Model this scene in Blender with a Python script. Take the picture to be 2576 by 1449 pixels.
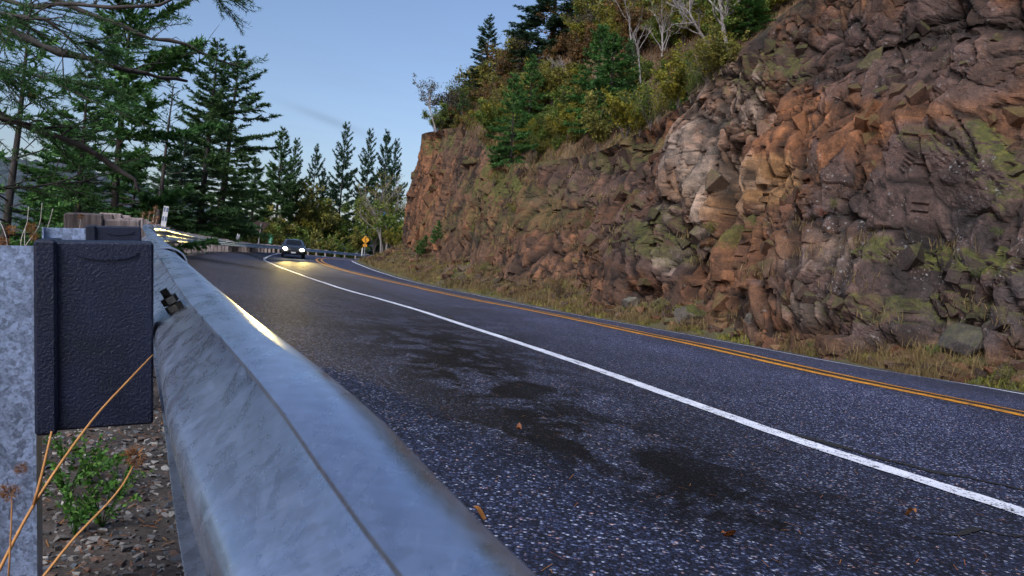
import bpy, math, random
import numpy as np
from mathutils import Vector, Matrix
from mathutils.bvhtree import BVHTree

for o in list(bpy.data.objects):
    bpy.data.objects.remove(o)
S = bpy.context.scene
COL = S.collection
R = math.radians
rng = np.random.default_rng(7)
random.seed(7)

# ------------------------------------------------------------------ camera
F, CX, Y0 = 2034.0, 1288.0, 682.4          # focal length, centre column and level row on a 2576 x 1449 picture
ROLL = R(5.0)
CAMH = 0.85
cr, sr = math.cos(ROLL), math.sin(ROLL)
cam_d = bpy.data.cameras.new('camera')
cam = bpy.data.objects.new('camera', cam_d)
COL.objects.link(cam)
cam.matrix_world = Matrix(((cr, -sr, 0, 0), (0, 0, -1, 0), (sr, cr, 0, CAMH), (0, 0, 0, 1)))
cam_d.sensor_width = 36
cam_d.lens = 36 * F / 2576
cam_d.shift_y = -(724.5 - Y0) / 2576
cam_d.clip_start = 0.02
cam_d.clip_end = 30000
cam_d.dof.use_dof = True
cam_d.dof.focus_distance = 3.6
cam_d.dof.aperture_fstop = 20
S.camera = cam

# ------------------------------------------------------------------ sky, sun, exposure
SUN_EL, SUN_AZ = R(24), R(-150)            # azimuth clockwise from +Y: low, behind the camera to the left
wld = bpy.data.worlds.new('World')
S.world = wld
wld.use_nodes = True
nt = wld.node_tree
nt.nodes.clear()
wo = nt.nodes.new('ShaderNodeOutputWorld')
bg = nt.nodes.new('ShaderNodeBackground')
sky = nt.nodes.new('ShaderNodeTexSky')
sky.sky_type = 'NISHITA'
sky.sun_disc = False
sky.sun_elevation = SUN_EL
sky.sun_rotation = SUN_AZ
sky.altitude = 300
sky.air_density = 1.0
sky.dust_density = 2.4
sky.ozone_density = 3.5
bg.inputs['Strength'].default_value = 0.106
tint = nt.nodes.new('ShaderNodeMix'); tint.data_type = 'RGBA'; tint.blend_type = 'MULTIPLY'; tint.inputs[0].default_value = 1.0
tint.inputs[7].default_value = (.96, .86, .86, 1)
nt.links.new(sky.outputs[0], tint.inputs[6])
# one thin grey streak of cloud with faint wisps round it, high over the bend
def vec_dot(v_):
    x = nt.nodes.new('ShaderNodeVectorMath'); x.operation = 'DOT_PRODUCT'; x.inputs[1].default_value = v_
    nt.links.new(tc.outputs['Generated'], x.inputs[0]); return x.outputs['Value']
def wmath(op, a, b=None, clamp=False):
    x = nt.nodes.new('ShaderNodeMath'); x.operation = op; x.use_clamp = clamp
    for s_, i in ((a, 0), (b, 1)):
        if s_ is None: continue
        if isinstance(s_, (int, float)): x.inputs[i].default_value = s_
        else: nt.links.new(s_, x.inputs[i])
    return x.outputs[0]
tc = nt.nodes.new('ShaderNodeTexCoord')
def ray_dir(x, y): return Vector(((x - CX) / F * cr - (Y0 - y) / F * sr, 1, (x - CX) / F * sr + (Y0 - y) / F * cr)).normalized()
c0 = ray_dir(822, 300); ax_ = (ray_dir(905, 335) - ray_dir(735, 270)).normalized(); nx_ = c0.cross(ax_).normalized()
su_ = wmath('DIVIDE', wmath('SUBTRACT', vec_dot(ax_), c0.dot(ax_)), .048); sv_ = wmath('DIVIDE', wmath('SUBTRACT', vec_dot(nx_), c0.dot(nx_)), .0055)
m0 = wmath('EXPONENT', wmath('MULTIPLY', wmath('ADD', wmath('MULTIPLY', su_, su_), wmath('MULTIPLY', sv_, sv_)), -1.0))
mp_ = nt.nodes.new('ShaderNodeMapping'); mp_.inputs['Scale'].default_value = (3, 3, 22); nt.links.new(tc.outputs['Generated'], mp_.inputs[0])
nz_ = nt.nodes.new('ShaderNodeTexNoise'); nz_.inputs['Scale'].default_value = 2.2; nz_.inputs['Detail'].default_value = 5; nt.links.new(mp_.outputs[0], nz_.inputs[0])
wisp = wmath('MULTIPLY', wmath('SUBTRACT', nz_.outputs[0], .52, True), .9)
cl = nt.nodes.new('ShaderNodeMix'); cl.data_type = 'RGBA'
nt.links.new(wmath('ADD', wmath('MULTIPLY', m0, .5), wmath('MULTIPLY', wisp, .55), True), cl.inputs[0])
nt.links.new(tint.outputs[2], cl.inputs[6]); cl.inputs[7].default_value = (1.45, 2.0, 2.9, 1)
nt.links.new(cl.outputs[2], bg.inputs[0])
nt.links.new(bg.outputs[0], wo.inputs[0])

sun_d = bpy.data.lights.new('sun', 'SUN')
sun_d.energy = 2.15
sun_d.angle = R(30)
sun_d.color = (0.97, 0.98, 1.0)
sun = bpy.data.objects.new('sun', sun_d)
COL.objects.link(sun)
sd = Vector((math.sin(SUN_AZ) * math.cos(R(50)), math.cos(SUN_AZ) * math.cos(R(50)), math.sin(R(50))))
sun.rotation_euler = sd.to_track_quat('Z', 'Y').to_euler()
sun.location = (0, -20, 40)

S.view_settings.view_transform = 'Standard'
S.view_settings.look = 'None'
S.view_settings.exposure = 0.85
S.view_settings.gamma = 1.0
S.render.engine = 'CYCLES'
S.cycles.use_denoising = True
S.cycles.max_bounces = 4
S.cycles.diffuse_bounces = 2
S.cycles.glossy_bounces = 2
S.cycles.adaptive_threshold = 0.03
S.cycles.transparent_max_bounces = 6
S.cycles.caustics_reflective = False
S.cycles.caustics_refractive = False
S.cycles.sample_clamp_indirect = 4.0

# ------------------------------------------------------------------ helpers
def P(x, y, Z):
    """picture position (2576 wide) at depth Z -> point in the place"""
    a, b = (x - CX) / F * Z, (Y0 - y) / F * Z
    return np.array((a * cr - b * sr, Z, CAMH + a * sr + b * cr))

def proj(V):
    V = np.atleast_2d(V)
    dx, dz, Z = V[:, 0], V[:, 2] - CAMH, np.maximum(V[:, 1], 1e-3)
    a, b = dx * cr + dz * sr, -dx * sr + dz * cr
    return CX + a / Z * F, Y0 - b / Z * F

def spline(pts, step=0.25):
    p = np.array(pts, float)
    n = len(p)
    q = np.vstack((2 * p[0] - p[1], p, 2 * p[-1] - p[-2]))
    d = np.sqrt(np.linalg.norm(np.diff(q, axis=0), axis=1)) + 1e-6
    t = np.concatenate(([0], np.cumsum(d)))
    out = []
    for i in range(1, n):
        t0, t1, t2, t3 = t[i - 1:i + 3]
        m = max(2, int(np.linalg.norm(q[i + 1] - q[i]) / step))
        u = np.linspace(t1, t2, m, endpoint=False)[:, None]
        A1 = (t1 - u) / (t1 - t0) * q[i - 1] + (u - t0) / (t1 - t0) * q[i]
        A2 = (t2 - u) / (t2 - t1) * q[i] + (u - t1) / (t2 - t1) * q[i + 1]
        A3 = (t3 - u) / (t3 - t2) * q[i + 1] + (u - t2) / (t3 - t2) * q[i + 2]
        B1 = (t2 - u) / (t2 - t0) * A1 + (u - t0) / (t2 - t0) * A2
        B2 = (t3 - u) / (t3 - t1) * A2 + (u - t1) / (t3 - t1) * A3
        out.append((t2 - u) / (t2 - t1) * B1 + (u - t1) / (t2 - t1) * B2)
    out.append(p[-1:])
    return np.vstack(out)

class Curve:
    def __init__(self, pts, step=0.25):
        self.p = spline(pts, step)
        self.s = np.concatenate(([0], np.cumsum(np.linalg.norm(np.diff(self.p, axis=0), axis=1))))
        self.L = self.s[-1]
    def at(self, s):
        s = np.asarray(s, float)
        return np.stack([np.interp(s, self.s, self.p[:, k]) for k in range(3)], -1)
    def un(self, t):
        return self.at(np.asarray(t) * self.L)
    def tan(self, s, e=0.15):
        d = self.at(np.minimum(np.asarray(s) + e, self.L)) - self.at(np.maximum(np.asarray(s) - e, 0))
        return d / np.linalg.norm(d, axis=-1, keepdims=True)
    def s_of_y(self, y):
        k = int(np.argmax(self.p[:, 1] >= y))
        return self.s[k]

def raw_mesh(name, V, faces):
    """V (n,3); faces: list of int arrays (m,3) or (m,4)"""
    me = bpy.data.meshes.new(name)
    V = np.ascontiguousarray(V, np.float32)
    me.vertices.add(len(V))
    me.vertices.foreach_set('co', V.ravel())
    faces = [np.asarray(f, np.int32) for f in faces if len(f)]
    li = np.concatenate([f.ravel() for f in faces])
    tot = np.concatenate([np.full(len(f), f.shape[1], np.int32) for f in faces])
    st = np.concatenate(([0], np.cumsum(tot)[:-1])).astype(np.int32)
    me.loops.add(len(li))
    me.loops.foreach_set('vertex_index', li)
    me.polygons.add(len(tot))
    me.polygons.foreach_set('loop_start', st)
    me.polygons.foreach_set('loop_total', tot)
    me.update(calc_edges=True)
    me.polygons.foreach_set('use_smooth', np.zeros(len(me.polygons), bool))
    return me

def smooth(me, on=True):
    me.polygons.foreach_set('use_smooth', np.full(len(me.polygons), on))

def vcol(me, name, C):
    a = me.attributes.new(name, 'FLOAT_COLOR', 'POINT')
    C = np.asarray(C, np.float32)
    if C.shape[1] == 3:
        C = np.hstack((C, np.ones((len(C), 1), np.float32)))
    a.data.foreach_set('color', np.ascontiguousarray(C, np.float32).ravel())

class MB:
    def __init__(self):
        self.v, self.q, self.t, self.c, self.n = [], [], [], [], 0
    def add(self, V, q=None, t=None, col=None):
        V = np.asarray(V, float).reshape(-1, 3)
        if q is not None and len(q): self.q.append(np.asarray(q, int).reshape(-1, 4) + self.n)
        if t is not None and len(t): self.t.append(np.asarray(t, int).reshape(-1, 3) + self.n)
        self.v.append(V)
        if col is not None:
            col = np.asarray(col, float)
            self.c.append(np.tile(col, (len(V), 1)) if col.ndim == 1 else col)
        self.n += len(V)
    def tube(self, pts, rad, sides=6, cap=True, col=None):
        p = np.asarray(pts, float); k = len(p)
        rad = np.broadcast_to(np.asarray(rad, float), (k,))
        T = np.gradient(p, axis=0)
        T /= np.linalg.norm(T, axis=1, keepdims=True) + 1e-9
        ref = np.array((0, 0, 1.0)) if abs(T[:, 2]).mean() < .8 else np.array((1.0, 0, 0))
        A = np.cross(T, ref); A /= np.linalg.norm(A, axis=1, keepdims=True) + 1e-9
        B = np.cross(T, A)
        an = np.arange(sides) / sides * 2 * math.pi
        V = p[:, None] + rad[:, None, None] * (np.cos(an)[None, :, None] * A[:, None] + np.sin(an)[None, :, None] * B[:, None])
        i = np.arange(k - 1)[:, None] * sides; j = np.arange(sides)[None]; j2 = (j + 1) % sides
        q = np.stack((i + j, i + j2, i + sides + j2, i + sides + j), -1).reshape(-1, 4)
        V = V.reshape(-1, 3); t = []
        if cap:
            V = np.vstack((V, p[:1], p[-1:])); c0 = k * sides
            t = [(c0, (a + 1) % sides, a) for a in range(sides)] + [(c0 + 1, (k - 1) * sides + a, (k - 1) * sides + (a + 1) % sides) for a in range(sides)]
        self.add(V, q, t, col)
    def box(self, lo, hi, M=None, col=None, ch=0.0):
        lo, hi = np.array(lo, float), np.array(hi, float)
        if ch:
            c = (lo + hi) / 2; h = (hi - lo) / 2
            V = []
            for sx in (-1, 1):
                for sy in (-1, 1):
                    for sz in (-1, 1):
                        s = np.array((sx, sy, sz))
                        for ax in range(3):
                            e = h - ch; e[ax] = h[ax]
                            V.append(c + s * e)
            V = np.array(V)
            idx = lambda sx, sy, sz, ax: ((sx > 0) * 4 + (sy > 0) * 2 + (sz > 0)) * 3 + ax
            q, t = [], []
            for ax in range(3):
                o = [k for k in range(3) if k != ax]
                for s in (-1, 1):
                    ring = []
                    for a, b in ((-1, -1), (1, -1), (1, 1), (-1, 1)):
                        z = [0, 0, 0]; z[ax] = s; z[o[0]] = a; z[o[1]] = b
                        ring.append(idx(*z, ax))
                    q.append(ring)
                for a in (-1, 1):
                    for b in (-1, 1):
                        z0 = [0, 0, 0]; z0[o[0]] = a; z0[o[1]] = b
                        za = list(z0); za[ax] = -1; zb = list(z0); zb[ax] = 1
                        q.append([idx(*za, o[0]), idx(*zb, o[0]), idx(*zb, o[1]), idx(*za, o[1])])
            for k in range(8):
                t.append([k * 3, k * 3 + 1, k * 3 + 2])
        else:
            V = np.array([(x, y, z) for x in (lo[0], hi[0]) for y in (lo[1], hi[1]) for z in (lo[2], hi[2])])
            q = [(0, 1, 3, 2), (4, 6, 7, 5), (0, 4, 5, 1), (2, 3, 7, 6), (0, 2, 6, 4), (1, 5, 7, 3)]; t = None
        if M is not None:
            V = V @ np.array(M)[:3, :3].T + np.array(M)[:3, 3]
        self.add(V, q, t, col)
    def prism(self, poly, z0, z1, M=None, col=None):
        poly = np.asarray(poly, float); n = len(poly)
        V = np.vstack((np.c_[poly, np.full(n, z0)], np.c_[poly, np.full(n, z1)], [[*poly.mean(0), z0]], [[*poly.mean(0), z1]]))
        i = np.arange(n); j = (i + 1) % n
        q = np.stack((i, j, j + n, i + n), -1)
        t = np.vstack((np.stack((np.full(n, 2 * n), j, i), -1), np.stack((np.full(n, 2 * n + 1), i + n, j + n), -1)))
        if M is not None:
            V = V @ np.array(M)[:3, :3].T + np.array(M)[:3, 3]
        self.add(V, q, t, col)
    def mesh(self, name, sm=False, mat=None):
        fs = []
        if self.q: fs.append(np.vstack(self.q))
        if self.t: fs.append(np.vstack(self.t))
        me = raw_mesh(name, np.vstack(self.v), fs)
        if self.c: vcol(me, 'tint', np.vstack(self.c))
        if sm: smooth(me)
        if mat: me.materials.append(mat)
        return me
    def build(self, name, mat, parent=None, sm=False):
        return link(name, self.mesh(name, sm, mat), parent)

def link(name, me, parent=None, loc=None):
    o = bpy.data.objects.new(name, me)
    COL.objects.link(o)
    if parent is not None: o.parent = parent
    if loc is not None: o.location = loc
    return o

def tag(o, label=None, cat=None, group=None, kind=None):
    if label: o['label'] = label
    if cat: o['category'] = cat
    if group: o['group'] = group
    if kind: o['kind'] = kind
    return o

def thing(name, label, cat, loc=(0, 0, 0), rz=0.0, group=None):
    o = bpy.data.objects.new(name, None)
    COL.objects.link(o)
    o.empty_display_size = 0.2
    o.location = loc
    o.rotation_euler = (0, 0, rz)
    return tag(o, label, cat, group)

def grid_faces(nr, nc):
    i = np.arange(nr - 1)[:, None] * nc; j = np.arange(nc - 1)[None]
    return np.stack((i + j, i + j + 1, i + nc + j + 1, i + nc + j), -1).reshape(-1, 4)

# --- numpy noise
def ihash(i, j, seed):
    h = (i.astype(np.int64) * 374761393 + j.astype(np.int64) * 668265263 + seed * 2147001325) & 0xffffffff
    h = ((h ^ (h >> 13)) * 1274126177) & 0xffffffff
    h = ((h ^ (h >> 16)) * 2246822519) & 0xffffffff
    return ((h ^ (h >> 15)) & 0xffffff) / float(0xffffff)

def vnoise(u, v, seed=0):
    i, j = np.floor(u), np.floor(v)
    f, g = u - i, v - j
    f, g = f * f * (3 - 2 * f), g * g * (3 - 2 * g)
    i, j = i.astype(np.int64), j.astype(np.int64)
    a, b, c, d = ihash(i, j, seed), ihash(i + 1, j, seed), ihash(i, j + 1, seed), ihash(i + 1, j + 1, seed)
    return (a + (b - a) * f) * (1 - g) + (c + (d - c) * f) * g

def fbm(u, v, seed=0, o=4):
    r, a, k = 0, 0.5, 1.0
    for n in range(o):
        r = r + a * vnoise(u * k, v * k, seed + n); a *= .5; k *= 2.03
    return r / (1 - .5 ** o)

def worley(u, v, seed):
    iu, iv = np.floor(u).astype(np.int64), np.floor(v).astype(np.int64)
    f1 = np.full(u.shape, 9.0); f2 = f1.copy()
    cu = np.zeros(u.shape); cv = cu.copy(); ci = np.zeros(u.shape, np.int64); cj = ci.copy()
    for a in (-1, 0, 1):
        for b in (-1, 0, 1):
            i, j = iu + a, iv + b
            x = i + .08 + .84 * ihash(i, j, seed); y = j + .08 + .84 * ihash(i, j, seed + 1)
            d = np.sqrt((x - u) ** 2 + (y - v) ** 2)
            m = d < f1
            f2 = np.where(m, f1, np.minimum(f2, d))
            f1 = np.where(m, d, f1)
            cu = np.where(m, x, cu); cv = np.where(m, y, cv); ci = np.where(m, i, ci); cj = np.where(m, j, cj)
    return f1, f2, u - cu, v - cv, ihash(ci, cj, seed + 2), ihash(ci, cj, seed + 3), ihash(ci, cj, seed + 4)

def facets(u, v, seed, tilt, amp, q=.55, flat=.22):
    """convex angular blocks packed edge to edge: the upper envelope of one tilted, bevelled facet per cell (in cell units)"""
    iu, iv = np.floor(u).astype(np.int64), np.floor(v).astype(np.int64)
    h1 = np.full(u.shape, -9.0); h2 = h1.copy(); ci = np.zeros(u.shape, np.int64); cj = ci.copy()
    for a in (-1, 0, 1):
        for b in (-1, 0, 1):
            i, j = iu + a, iv + b
            x = i + .1 + .8 * ihash(i, j, seed); y = j + .1 + .8 * ihash(i, j, seed + 1)
            du, dv = u - x, v - y
            an = ihash(i, j, seed + 5) * 3.1416; c, s_ = np.cos(an), np.sin(an)
            p1, p2 = np.abs(du * c + dv * s_), np.abs(-du * s_ + dv * c)
            ch = np.maximum(p1, p2 * .8)
            h = amp * (ihash(i, j, seed + 2) - .5) + tilt * ((ihash(i, j, seed + 3) - .5) * du + (ihash(i, j, seed + 4) - .5) * dv) * 2 - q * np.maximum(ch - flat, 0)
            m = h > h1
            h2 = np.where(m, h1, np.maximum(h2, h)); h1 = np.where(m, h, h1)
            ci = np.where(m, i, ci); cj = np.where(m, j, cj)
    return h1, h1 - h2, ihash(ci, cj, seed + 7), ihash(ci, cj, seed + 8)

# ------------------------------------------------------------------ materials
class NT:
    def __init__(self, name):
        self.m = bpy.data.materials.new(name)
        self.m.use_nodes = True
        self.t = self.m.node_tree
        self.b = self.t.nodes['Principled BSDF']
        self.o = self.t.nodes['Material Output']
    def n(self, ty, **k):
        x = self.t.nodes.new(ty)
        for a, v in k.items(): setattr(x, a, v)
        return x
    def l(self, a, b): self.t.links.new(a, b)
    def set(self, **k):
        for a, v in k.items():
            self.b.inputs[a.replace('_', ' ')].default_value = (*v, 1) if isinstance(v, tuple) and len(v) == 3 else v
        return self
    def pos(self, scale=(1, 1, 1)):
        g = self.n('ShaderNodeNewGeometry'); mp = self.n('ShaderNodeMapping')
        mp.inputs['Scale'].default_value = scale
        self.l(g.outputs['Position'], mp.inputs['Vector'])
        return mp.outputs[0]
    def loc(self, scale=(1, 1, 1)):
        g = self.n('ShaderNodeTexCoord'); mp = self.n('ShaderNodeMapping')
        mp.inputs['Scale'].default_value = scale
        self.l(g.outputs['Object'], mp.inputs['Vector'])
        return mp.outputs[0]
    def noise(self, vec, scale, detail=4, rough=.55, dist=0):
        x = self.n('ShaderNodeTexNoise')
        x.inputs['Scale'].default_value = scale; x.inputs['Detail'].default_value = detail
        x.inputs['Roughness'].default_value = rough; x.inputs['Distortion'].default_value = dist
        self.l(vec, x.inputs['Vector'])
        return x
    def voro(self, vec, scale, feat='F1', rand=1.0):
        x = self.n('ShaderNodeTexVoronoi', feature=feat)
        x.inputs['Scale'].default_value = scale; x.inputs['Randomness'].default_value = rand
        self.l(vec, x.inputs['Vector'])
        return x
    def ramp(self, fac, stops, interp='LINEAR'):
        x = self.n('ShaderNodeValToRGB')
        cr_ = x.color_ramp; cr_.interpolation = interp
        while len(cr_.elements) < len(stops): cr_.elements.new(.5)
        for e, (p, c) in zip(cr_.elements, stops):
            e.position = p; e.color = (*c, 1) if not isinstance(c, (int, float)) else (c, c, c, 1)
        self.l(fac, x.inputs[0])
        return x.outputs[0]
    def mix(self, fac, a, b, blend='MIX'):
        x = self.n('ShaderNodeMix', data_type='RGBA', blend_type=blend)
        if isinstance(fac, (int, float)): x.inputs[0].default_value = fac
        else: self.l(fac, x.inputs[0])
        for s, i in ((a, 6), (b, 7)):
            if isinstance(s, tuple): x.inputs[i].default_value = (*s, 1) if len(s) == 3 else s
            else: self.l(s, x.inputs[i])
        return x.outputs[2]
    def math(self, op, a, b=None, clamp=False):
        x = self.n('ShaderNodeMath', operation=op, use_clamp=clamp)
        for s, i in ((a, 0), (b, 1)):
            if s is None: continue
            if isinstance(s, (int, float)): x.inputs[i].default_value = s
            else: self.l(s, x.inputs[i])
        return x.outputs[0]
    def bump(self, h, strength=.3, dist=.01):
        x = self.n('ShaderNodeBump')
        x.inputs['Strength'].default_value = strength; x.inputs['Distance'].default_value = dist
        self.l(h, x.inputs['Height']); self.l(x.outputs[0], self.b.inputs['Normal'])
        return x
    def attr(self, name):
        return self.n('ShaderNodeAttribute', attribute_name=name)
    def color(self, s): self.l(s, self.b.inputs['Base Color'])
    def rough(self, s): self.l(s, self.b.inputs['Roughness'])

def plain(name, col, rough=.7, metal=0.0, var=.25, scale=8.0):
    k = NT(name).set(Roughness=rough, Metallic=metal)
    n = k.noise(k.loc(), scale, 5)
    lo = tuple(c * (1 - var) for c in col); hi = tuple(min(1, c * (1 + var)) for c in col)
    k.color(k.ramp(n.outputs[0], [(.3, lo), (.7, hi)]))
    return k.m

def leafy(name, cols, trans=.3, rough=.6, scale=1.2):
    """foliage: colour varies leaf by leaf (tint attribute) and by clump"""
    k = NT(name).set(Roughness=rough)
    k.b.inputs['Specular IOR Level'].default_value = .25
    a = k.attr('tint')
    c = k.ramp(a.outputs['Fac'], [(i / max(1, len(cols) - 1), c) for i, c in enumerate(cols)])
    n = k.noise(k.pos(), scale, 2)
    c2 = k.mix(1.0, c, k.ramp(n.outputs[0], [(.3, .65), (.7, 1.25)]), 'MULTIPLY')
    k.color(c2)
    tr = k.n('ShaderNodeBsdfTranslucent'); k.l(c2, tr.inputs[0])
    mx = k.n('ShaderNodeMixShader'); mx.inputs[0].default_value = trans
    k.l(k.b.outputs[0], mx.inputs[1]); k.l(tr.outputs[0], mx.inputs[2]); k.l(mx.outputs[0], k.o.inputs[0])
    return k.m
# ------------------------------------------------------------------ guide curves of the place
def rel(x, y, z): return np.array((x, y, CAMH + z))
LIP = Curve([rel(3.3, -5, -.22), rel(1.0, -1.5, -.16), rel(.40, -.5, -.135), P(957, 1449, .29), P(690, 1050, .42), P(455, 750, .9), P(405, 658, 1.65),
             P(364, 592, 3.55), P(358, 572, 5.45), P(362, 566, 8), P(380, 567, 11), P(409, 573.3, 16), P(478, 591, 28),
             P(547, 601.6, 42), P(614, 611, 57), P(664, 616, 71), rel(-22.9, 80, .48), rel(-22.3, 90, .5), rel(-18.5, 99, .5),
             rel(-12, 106, .5), rel(-4, 110, .5), rel(4, 111, .5)], .1)
WL = Curve([rel(6.8, -8, -.83), rel(4.6, -2.7, -.82), P(2574, 1295, 3.31), P(1971, 1099.5, 4.62), P(1500, 930, 7.22), P(1030, 775, 14.3), P(850, 723.5, 20.7),
            P(740, 685.6, 31.5), P(686, 664.6, 45), P(665.6, 651, 58), P(702, 638, 70), rel(-21.3, 80, -.2), rel(-20.5, 89, -.18),
            rel(-17, 97, -.15), rel(-11, 103, -.15), rel(-3.5, 106.5, -.15), rel(4, 107.5, -.15)])
YL = Curve([rel(10.5, -8, -.86), rel(6.3, 2.0, -.86), P(2574, 1037.7, 6.93), P(2164, 956, 8.53), P(1775, 871, 11.5), P(1390, 790, 17), P(1210, 756, 20.9),
            P(1030, 718, 28.5), P(850, 675, 46), P(807, 659, 58), rel(-16.4, 69, -.38), rel(-17.6, 78, -.34), rel(-16.8, 87, -.3),
            rel(-14, 94, -.25), rel(-9, 99, -.25), rel(-3, 102.5, -.25), rel(4, 103.5, -.25)])
FL = Curve([rel(13.8, -8, -1.15), rel(9.2, 3, -1.13), P(2574, 993, 10.1), P(2164, 923.6, 12.6), P(1775, 851, 16.8), P(1390, 781, 24.8), P(1210, 745, 30.8),
            P(1030, 707, 43), P(930, 676, 55), P(886, 657, 66), rel(-14.3, 75, -.38), rel(-13.4, 83, -.35), rel(-11, 89, -.35),
            rel(-6.5, 94, -.3), rel(-1, 97.5, -.3), rel(4, 98.5, -.3)])
RAILH = 0.74

def rail_ground(t):
    p = LIP.un(t).copy()
    d = np.interp(p[:, 1], [0, 6, 25], [RAILH, RAILH, .66])
    p[:, 2] -= d
    T = LIP.tan(np.asarray(t) * LIP.L, .6)
    N = np.stack((T[:, 1], -T[:, 0], np.zeros(len(T))), -1)
    N /= np.linalg.norm(N, axis=1, keepdims=True)
    return p, N

# ------------------------------------------------------------------ ground materials
def asphalt():
    k = NT('asphalt').set(Roughness=.72)
    v = k.pos()
    st = k.voro(v, 95)                     # the stones
    sc = k.n('ShaderNodeSeparateColor'); k.l(st.outputs['Color'], sc.inputs[0])
    stone = k.ramp(sc.outputs[0], [(0, (.0035, .005, .014)), (.45, (.0105, .0155, .043)), (.70, (.022, .031, .08)), (.85, (.052, .069, .148)), (.94, (.145, .175, .29)), (1, (.36, .39, .50))])
    warm = k.ramp(sc.outputs[1], [(.84, (1, 1, 1)), (.92, (1.7, .95, .68))])
    c = k.mix(1.0, stone, warm, 'MULTIPLY')
    gap = k.ramp(st.outputs['Distance'], [(.35, (1, 1, 1)), (.62, (.3, .3, .32))])
    c = k.mix(1.0, c, gap, 'MULTIPLY')
    big = k.noise(v, .55, 5, .6)
    c = k.mix(1.0, c, k.ramp(big.outputs[0], [(.32, .72), (.68, 1.35)]), 'MULTIPLY')
    # polished wheel paths are a little paler, tar and damp stains are dark
    at = k.attr('tint')
    sep = k.n('ShaderNodeSeparateColor'); k.l(at.outputs['Color'], sep.inputs[0])
    c = k.mix(sep.outputs[1], c, k.mix(1.0, c, (1.75, 1.75, 1.8), 'MULTIPLY'))
    sn = k.noise(k.pos((1, .6, 1)), 2.6, 8, .72, .4)
    stain = k.math('MULTIPLY', sep.outputs[0], k.ramp(sn.outputs[0], [(.43, 0), (.52, 1)]))
    c = k.mix(stain, c, (.006, .006, .007))
    c = k.mix(k.math('MULTIPLY', sep.outputs[2], k.ramp(k.noise(v, 9, 6).outputs[0], [(.4, 0), (.62, 1)])), c, (.05, .028, .02))
    k.color(c)
    hb = k.math('SUBTRACT', 1.0, st.outputs['Distance'])
    k.bump(k.math('ADD', hb, k.math('MULTIPLY', k.noise(v, 30, 4).outputs[0], .8)), .75, .007)
    k.rough(k.ramp(sc.outputs[2], [(0, .62), (1, .95)]))
    k.l(k.math('MULTIPLY', k.math('SUBTRACT', 1.0, k.math('MULTIPLY', stain, .85)), .3), k.b.inputs['Specular IOR Level'])
    return k.m

def paint(name, col, wear=.5):
    k = NT(name).set(Roughness=.55)
    v = k.pos()
    st = k.voro(v, 95)
    n = k.noise(v, 14, 6, .65)
    w = k.ramp(k.math('ADD', k.math('MULTIPLY', n.outputs[0], .7), k.math('MULTIPLY', st.outputs['Distance'], .45)), [(wear, 0), (wear + .05, 1)])
    dirt = k.noise(v, 3.2, 5)
    c = k.mix(1.0, col, k.ramp(dirt.outputs[0], [(.3, .78), (.7, 1.08)]), 'MULTIPLY')
    k.color(k.mix(w, c, (.03, .03, .034)))
    k.bump(k.math('SUBTRACT', 1.0, st.outputs['Distance']), .35, .004)
    return k.m

def soil(name, cols, sc=2.0, fine=60, dist=.02):
    k = NT(name).set(Roughness=.95)
    v = k.pos()
    a = k.noise(v, sc, 8, .65)
    b = k.noise(v, fine, 4, .6)
    c = k.ramp(a.outputs[0], [(.3 + .4 * i / (len(cols) - 1), c) for i, c in enumerate(cols)])
    c = k.mix(1.0, c, k.ramp(b.outputs[0], [(.3, .5), (.7, 1.5)]), 'MULTIPLY')
    k.color(c)
    k.bump(k.math('ADD', a.outputs[0], k.math('MULTIPLY', b.outputs[0], .3)), .8, dist)
    return k.m

M_ASPH = asphalt()
M_WHITE = paint('white_road_paint', (.70, .73, .84), .66)
M_YELLOW = paint('yellow_road_paint', (.66, .27, .015), .63)
M_TAR = NT('crack_tar').set(Base_Color=(.005, .005, .006), Roughness=.8).m
M_GRAVEL = soil('gravel_soil', [(.012, .010, .009), (.035, .027, .023), (.07, .055, .048)], 7, 90, .02)
M_EARTH = soil('forest_soil', [(.02, .022, .01), (.05, .042, .02), (.09, .065, .035)], .8, 20, .08)
M_VERGE = soil('verge_soil', [(.02, .016, .010), (.06, .045, .022), (.06, .06, .02), (.11, .08, .04)], 1.3, 40, .04)
M_HILL = soil('hillside_soil', [(.025, .03, .01), (.07, .05, .025), (.12, .075, .04), (.05, .055, .018)], .35, 9, .15)

# ------------------------------------------------------------------ the road
NTT = 620
tt = np.linspace(0, 1, NTT) ** 1.7
rg, rn = rail_ground(tt)
edgeL = rg + rn * .30
wl, yl, fl = WL.un(tt), YL.un(tt), FL.un(tt)
fo = fl - yl; fo[:, 2] *= .6; fo /= np.linalg.norm(fo, axis=1, keepdims=True)
edgeR = fl + fo * .55
rows = []
CROSS = [(edgeL, wl, 10), (wl, yl, 10), (yl, fl, 8), (fl, edgeR, 2)]
lat = []
for a, b, n in CROSS:
    for i in range(n):
        rows.append(a + (b - a) * i / n); lat.append((len(lat), ))
rows.append(edgeR)
RV = np.stack(rows, 1)                       # NTT x columns x 3
nc = RV.shape[1]
V = RV.reshape(-1, 3)
V[:, 2] += .012 * (vnoise(V[:, 0] * .6, V[:, 1] * .6, 3) - .5)
px, py = proj(V)
vis = V[:, 1] > .3
def blob(cx, cy, rx, ry, ang=0):
    c, s = math.cos(ang), math.sin(ang)
    dx, dy = px - cx, py - cy
    u, v = (dx * c + dy * s) / rx, (-dx * s + dy * c) / ry
    return np.exp(-(u * u + v * v)) * vis
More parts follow.
